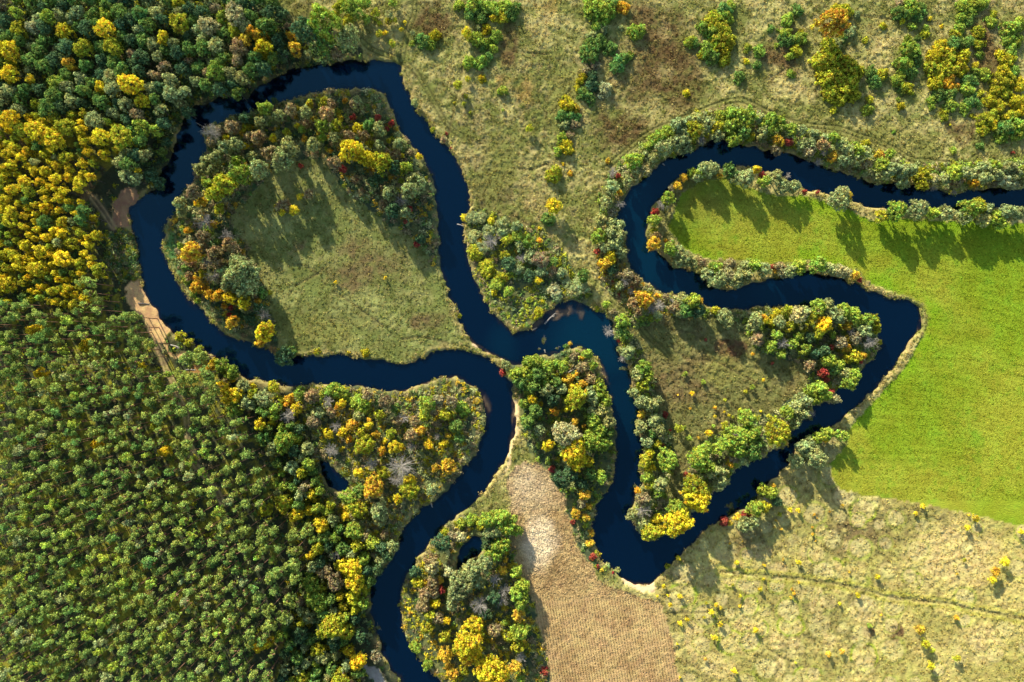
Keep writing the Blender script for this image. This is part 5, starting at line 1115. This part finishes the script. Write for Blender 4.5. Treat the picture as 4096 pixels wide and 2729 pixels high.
# tussocks of rough grass all over the unmown meadows, and clods on the ploughland
def ground_color(P):
    i = np.clip(np.searchsorted(gx, P[:, 0]), 0, NX - 1); j = np.clip(np.searchsorted(gy, P[:, 1]), 0, NY - 1)
    return col[j, i], Z[j, i], ZID[j, i], sd[j, i]
def tufts(name, label, P, z, R, cols, k, leaf, flat, mat, jit=.18, lean=.9):
    rng = np.random.default_rng(len(P))
    n = len(P)
    d = unit(rng.normal(size=(n, k, 3)) + np.array([0, 0, .6])); d[..., 2] = np.abs(d[..., 2])
    cen = np.concatenate([P, z[:, None]], 1)[:, None, :] + d * R[:, None, None] * rng.uniform(.5, 1.0, (n, k, 1)) * np.array([1, 1, flat])
    nr = unit(d + .4 * rng.normal(size=(n, k, 3)))
    Q = leaf_quads(rng, cen.reshape(-1, 3), nr.reshape(-1, 3), leaf)
    v = np.clip(rng.normal(1, jit, (n, 1)) + rng.normal(0, jit * .7, (n, k)), .4, 1.9)
    T = (cols[:, None, :] * v[..., None]).reshape(-1, 3)
    o = bpy.data.objects.new(name, quad_mesh(name, Q, T, mat))
    COL.objects.link(o)
    o.color = (1, 1, 1, .3)
    tag(o, label, name.replace('_', ' '), kind="stuff")
P = RNG.uniform((-206, -139), (206, 139), (170000, 2))
c, z, zi, s_ = ground_color(P)
dens = np.where(sample(MASK['inner_meadow'], P[:, 0], P[:, 1]) > .5, .75, 1.0) * np.where(sample(MASK['tan_meadow'], P[:, 0], P[:, 1]) > .5, .6, 1.0) * (.45 + .9 * fbm(P[:, 0], P[:, 1], 6, 4, 3))
ok = ((zi == 0) | ((zi == 1) & (sample(MASK['lush'], P[:, 0], P[:, 1]) > .5))) & (s_ > .8) & (RNG.random(len(P)) < dens)
for t in TRACK[:4]:
    ok &= np.abs(seg_dist(P[:, 0], P[:, 1], t, 3) - .85) > .42
P, c, z = P[ok], c[ok], z[ok]
tc = c * RNG.uniform(.75, 1.5, (len(P), 1)) * np.array([1.08, 1.05, .9])
pick_ = RNG.random(len(P))
straw = fbm(P[:, 0], P[:, 1], 5, 6, 3)
tc = np.where((pick_ < .06 + .5 * (straw - .35))[:, None], tc * .35 + .65 * np.array([.46, .36, .12]) * RNG.uniform(.8, 1.2, (len(P), 1)), tc)
tc = np.where((pick_ > .86)[:, None], tc * np.array([.6, .5, .42]), tc)
tufts("tussock_grass", "rough tussocky autumn grass covering the unmown meadows", P, z - .05, RNG.uniform(.22, .68, len(P)), tc, 7, .17, 1.0, M_LEAF)

# short regrowth of the mown field
P = RNG.uniform((20, -62), (206, 72), (150000, 2))
c, z, zi, s_ = ground_color(P)
ok = (zi == 2) & (RNG.random(len(P)) < .35 + .65 * vnoise(P[:, 0] / 6, P[:, 1] / 1.2, 1., 3))
P, c, z = P[ok], c[ok], z[ok]
gtc = c * RNG.uniform(.8, 1.55, (len(P), 1)) * (np.array([1.05, 1.02, 1]) + RNG.normal(0, .06, (len(P), 1)) * np.array([1, 0, 0]))
tufts("mown_regrowth", "short green regrowth on the mown field", P, z - .04, RNG.uniform(.12, .3, len(P)), gtc, 4, .16, .5, M_LEAF)
# clods turned up by the plough, lying in rows
dirx, diry = math.cos(math.radians(80)), -math.sin(math.radians(80))
P = RNG.uniform((-6, -146), (72, -38), (110000, 2))
c, z, zi, s_ = ground_color(P)
row = P[:, 0] * .985 + P[:, 1] * .17
row = np.round(row / 1.05) * 1.05 - row
P = P + np.stack([row, np.zeros(len(P))], -1) * (.75 * (P[:, 1] < -100) + .2)[:, None]
c, z, zi, s_ = ground_color(P)
ok = (zi == 3) & (RNG.random(len(P)) < .35 + .65 * vnoise(P[:, 0], P[:, 1], 3, 2))
P, c, z = P[ok], c[ok], z[ok]
tufts("soil_clods", "clods of dry soil turned up in rows on the ploughed field", P, z, RNG.uniform(.14, .34, len(P)), c * RNG.uniform(.75, 1.25, (len(P), 1)), 4, .16, .8, M_SOIL, .1)

# ------------------------------------------------------------------ fallen wood and floating weed
def log(name, x0, y0, x1, y1, th, label, cat):
    rng = np.random.default_rng(int(abs(x0) * 7 + abs(y0)))
    zz = max(ground_z(x0, y0), .0), max(ground_z(x1, y1), .0)
    p0, p1 = np.array([x0, y0, zz[0] + th * .7]), np.array([x1, y1, zz[1] + th * .7])
    L = np.linalg.norm(p1 - p0); d = (p1 - p0) / L
    cen = (p0 + p1) / 2
    mid_ = cen + np.array([-d[1], d[0], 0]) * L * .03
    Q = [tube_quads(p0 - cen, mid_ - cen, th, th * .8, 7), tube_quads(mid_ - cen, p1 - cen, th * .8, th * .35, 7)]
    for k in range(7):
        t = rng.uniform(.45, 1)
        s = p0 + (p1 - p0) * t - cen
        e = s + (d * rng.uniform(.2, .6) + np.array([-d[1], d[0], 0]) * rng.choice([-1, 1]) * rng.uniform(.3, .7) + [0, 0, rng.uniform(-.05, .35)]) * L * .22
        Q.append(tube_quads(s, e, th * .3, th * .1, 4))
    Q = np.concatenate(Q)
    o = bpy.data.objects.new(name, quad_mesh(name, Q, np.ones((len(Q), 3)), M_BARK if label.startswith("dark") else M_DEAD))
    COL.objects.link(o); o.location = cen
    tag(o, label, cat)
for x0, y0, x1, y1, th, label in LOGS:
    log("fallen_log", x0, y0, x1, y1, th, label, "log")
for x, y, r, label in FLOATS:
    rng = np.random.default_rng(int(r * 100) + int(abs(x)))
    n = 6
    cen = np.stack([rng.normal(0, r * .45, n), rng.normal(0, r * .3, n), rng.uniform(.0, .05, n)], -1)
    Qf, Tf = clump_leaves(rng, cen, np.full(n, r * .5), 260 / (r + .3), .13, flat=.12)
    Qt = np.concatenate([tube_quads((rng.normal(0, r * .3), rng.normal(0, r * .3), .03), (rng.normal(0, r), rng.normal(0, r), .12), .06, .03, 4) for _ in range(3)])
    o = bpy.data.objects.new("floating_weed", quad_mesh("floating_weed", Qf, Tf, M_LEAF))
    COL.objects.link(o); o.location = (x, y, .03)
    o.color = (.20, .21, .07, .5)
    t = bpy.data.objects.new("twigs", quad_mesh("twigs", Qt, np.ones((len(Qt), 3)), M_DEAD)); COL.objects.link(t); t.parent = o
    tag(o, label, "water plant")

# ------------------------------------------------------------------ labels: which one it is
ZIN = lambda k, x, y: bool(inside(np.array([x]), np.array([y]), ZONE[k])[0])
def area_of(x, y, kind):
    if kind == 's' or kind == 'b':
        if ZIN('tan_meadow', x, y):
            d = DITCH_L[np.argmin(np.abs(DITCH_L[:, 0] - x))]
            if y > d[1]:
                return 'on tan meadow ' + ('north of its ditch' if x < 130 else 'between ditch and green field')
            return 'on tan meadow south of its ditch'
        if ZIN('mid_meadow', x, y): return 'on the triangular meadow'
    if ZIN('inner_meadow', x, y): return 'on meadow inside the western loop'
    if ZIN('inner_wood', x, y):
        if y > 78: return 'in wood atop the western loop'
        if x > -45: return 'in wood east of the loop meadow'
        if y > 25: return 'in wood northwest of loop meadow'
        return 'in wood southwest of loop meadow'
    if ZIN('wood_south', x, y): return 'in russet wood of southern bulge'
    if ZIN('center_wood', x, y):
        if x > 22 and y < -68: return 'between ploughed field and river'
        return 'in central wood ' + ('near its pale beach' if y > -22 else 'beside the ploughed neck')
    if ZIN('bottom_wood', x, y): return 'in wood around the small pond' if y > -100 else 'in golden wood at the bottom'
    if ZIN('west_shore', x, y): return 'in spit wood beside brown sandbar'
    if ZIN('east_shore', x, y): return 'on neck between both rivers'
    if ZIN('belt_n', x, y):
        return 'in willow belt ' + ('at head of northeastern loop' if x < 90 else 'above the eastern channel' if x < 145 else 'at the eastern edge')
    if ZIN('mid_wood', x, y):
        if x > 115 and y > -25: return 'in wooded nose of eastern bend'
        if x < 75 and y > -70: return 'in belt beside middle river'
        if y < -60: return 'in wooded point at southern bend'
        return 'in bank wood of triangular meadow'
    if ZIN('forest', x, y):
        if y > 60: return 'in forest northwest of the loop'
        if y > 5 and x < -100: return 'in birch forest west of the loop'
        if x < -100: return 'in pine forest'
        return 'in forest by lower reach'
    if y > 60:
        if x < -25: return 'on rough meadow east of the forest'
        if x < 5: return 'in bush clump on rough meadow'
        if x < 42: return 'in diagonal bush row on meadow'
        if x < 78 : return 'on brown meadow'
        if x < 112: return 'in bush patch on brown meadow'
        if x < 128: return 'among round bushes on rusty meadow'
        if x < 152: return 'in thicket below the orange tree'
        if x < 168: return 'in bush column in northeastern meadow'
        if x < 184: return 'in big thicket in northeastern meadow'
        return 'in bush rows at northeastern corner'
    if x > 20 and y > 20: return 'along north rim of the green field'
    if x > 20 and y > -20: return 'along the green peninsula bank'
    if x > 20 and y < -35: return 'on bank south of the eastern river'
    return 'on meadow near the river'

NOUN = {'n': 'pine', 'f': 'tree', 't': 'tree', 'b': 'bush', 's': 'sapling'}
CATS = {'n': 'pine tree', 'f': 'tree', 't': 'tree', 'b': 'bush', 's': 'sapling'}
ORD = 'first second third fourth fifth sixth seventh eighth ninth tenth eleventh twelfth thirteenth fourteenth fifteenth sixteenth'.split()
def size_word(kind, r):
    if kind == 's': return 'tiny' if r < .75 else '' if r < 1.2 else 'tall'
    if kind == 'b': return 'tiny' if r < .9 else 'small' if r < 1.5 else '' if r < 2.5 else 'broad'
    return 'small' if r < 1.7 else '' if r < 2.8 else 'large' if r < 3.8 else 'huge'

bins = {}
for rec in placed:
    o, kind, x, y, r, code = rec
    noun = 'dead tree' if code == 'A' else NOUN[kind]
    colour = 'bare grey' if code == 'A' else WORD[code]
    ar = area_of(x, y, kind)
    base = (size_word(kind, r), colour, noun, ar)
    o["category"] = 'dead tree' if code == 'A' else CATS[kind]
    grp = {'pine': 'pines', 'tree': 'trees', 'dead tree': 'dead trees', 'bush': 'bushes', 'sapling': 'saplings'}[noun]
    o["group"] = grp + ' ' + ar
    bins.setdefault(base, []).append(rec)

def name_bin(base, recs, split=''):
    size, colour, noun, ar = base
    head = ' '.join(w for w in (size, colour, noun) if w)
    xs, ys = [r[2] for r in recs], [r[3] for r in recs]
    if len(recs) == 1:
        recs[0][0]["label"] = f"{head}{split} {ar}" + ('' if split else ', the only one')
        return
    wide = (max(xs) - min(xs)) > (max(ys) - min(ys))
    recs.sort(key=(lambda r: r[2]) if wide else (lambda r: -r[3]))
    if len(recs) > 10 and not split:
        h = len(recs) // 2
        a, b = (' western', ' eastern') if wide else (' northern', ' southern')
        name_bin((size, colour, noun, ar), recs[:h], f',{a} half')
        name_bin((size, colour, noun, ar), recs[h:], f',{b} half')
        return
    n = len(recs)
    for i, r in enumerate(recs):
        a, b = ('west', 'east') if wide else ('north', 'south')
        if i < (n + 1) // 2:
            t = f"{ORD[i]} from the {a}" if i else f"{a}ernmost"
        else:
            j = n - 1 - i
            t = f"{ORD[j]} from the {b}" if j else f"{b}ernmost"
        lab = f"{head} {ar}{split}, {t}"
        for a_, b_ in (('golden yellow', 'golden'), ('olive yellow', 'olive'), ('russet brown', 'russet'), (' from the ', ' from '), ('bare grey', 'bare')):
            if len(lab.replace('-', ' ').split()) > 15:
                lab = lab.replace(a_, b_)
        r[0]["label"] = lab
for base, recs in bins.items():
    name_bin(base, recs)

for x, y, label in SPECIAL:
    best = min(placed, key=lambda p: (p[2] - x) ** 2 + (p[3] - y) ** 2)
    best[0]["label"] = label

FL = {'birch': ('yellow and olive birches', 'in the birch forest west of the loop'), 'green': ('mixed green trees', 'in the forest northwest of the loop'),
      'mixed': ('mixed trees', 'in the forest beside the lower reach'), 'pine': ('pines', 'in the pine forest')}
for o, what, x, y, r, code in FILLED:
    o["category"] = 'pine tree' if what == 'pine' else 'tree'
    o["group"] = FL[what][0] + ' ' + FL[what][1]
    if what == 'pine':
        o["label"] = "green pine crown on bare reddish trunk in pine forest nearer the river"
    else:
        sz = size_word('f', r)
        o["label"] = ' '.join(w for w in (sz, WORD[str(code)], 'tree crowded among others', FL[what][1]) if w)
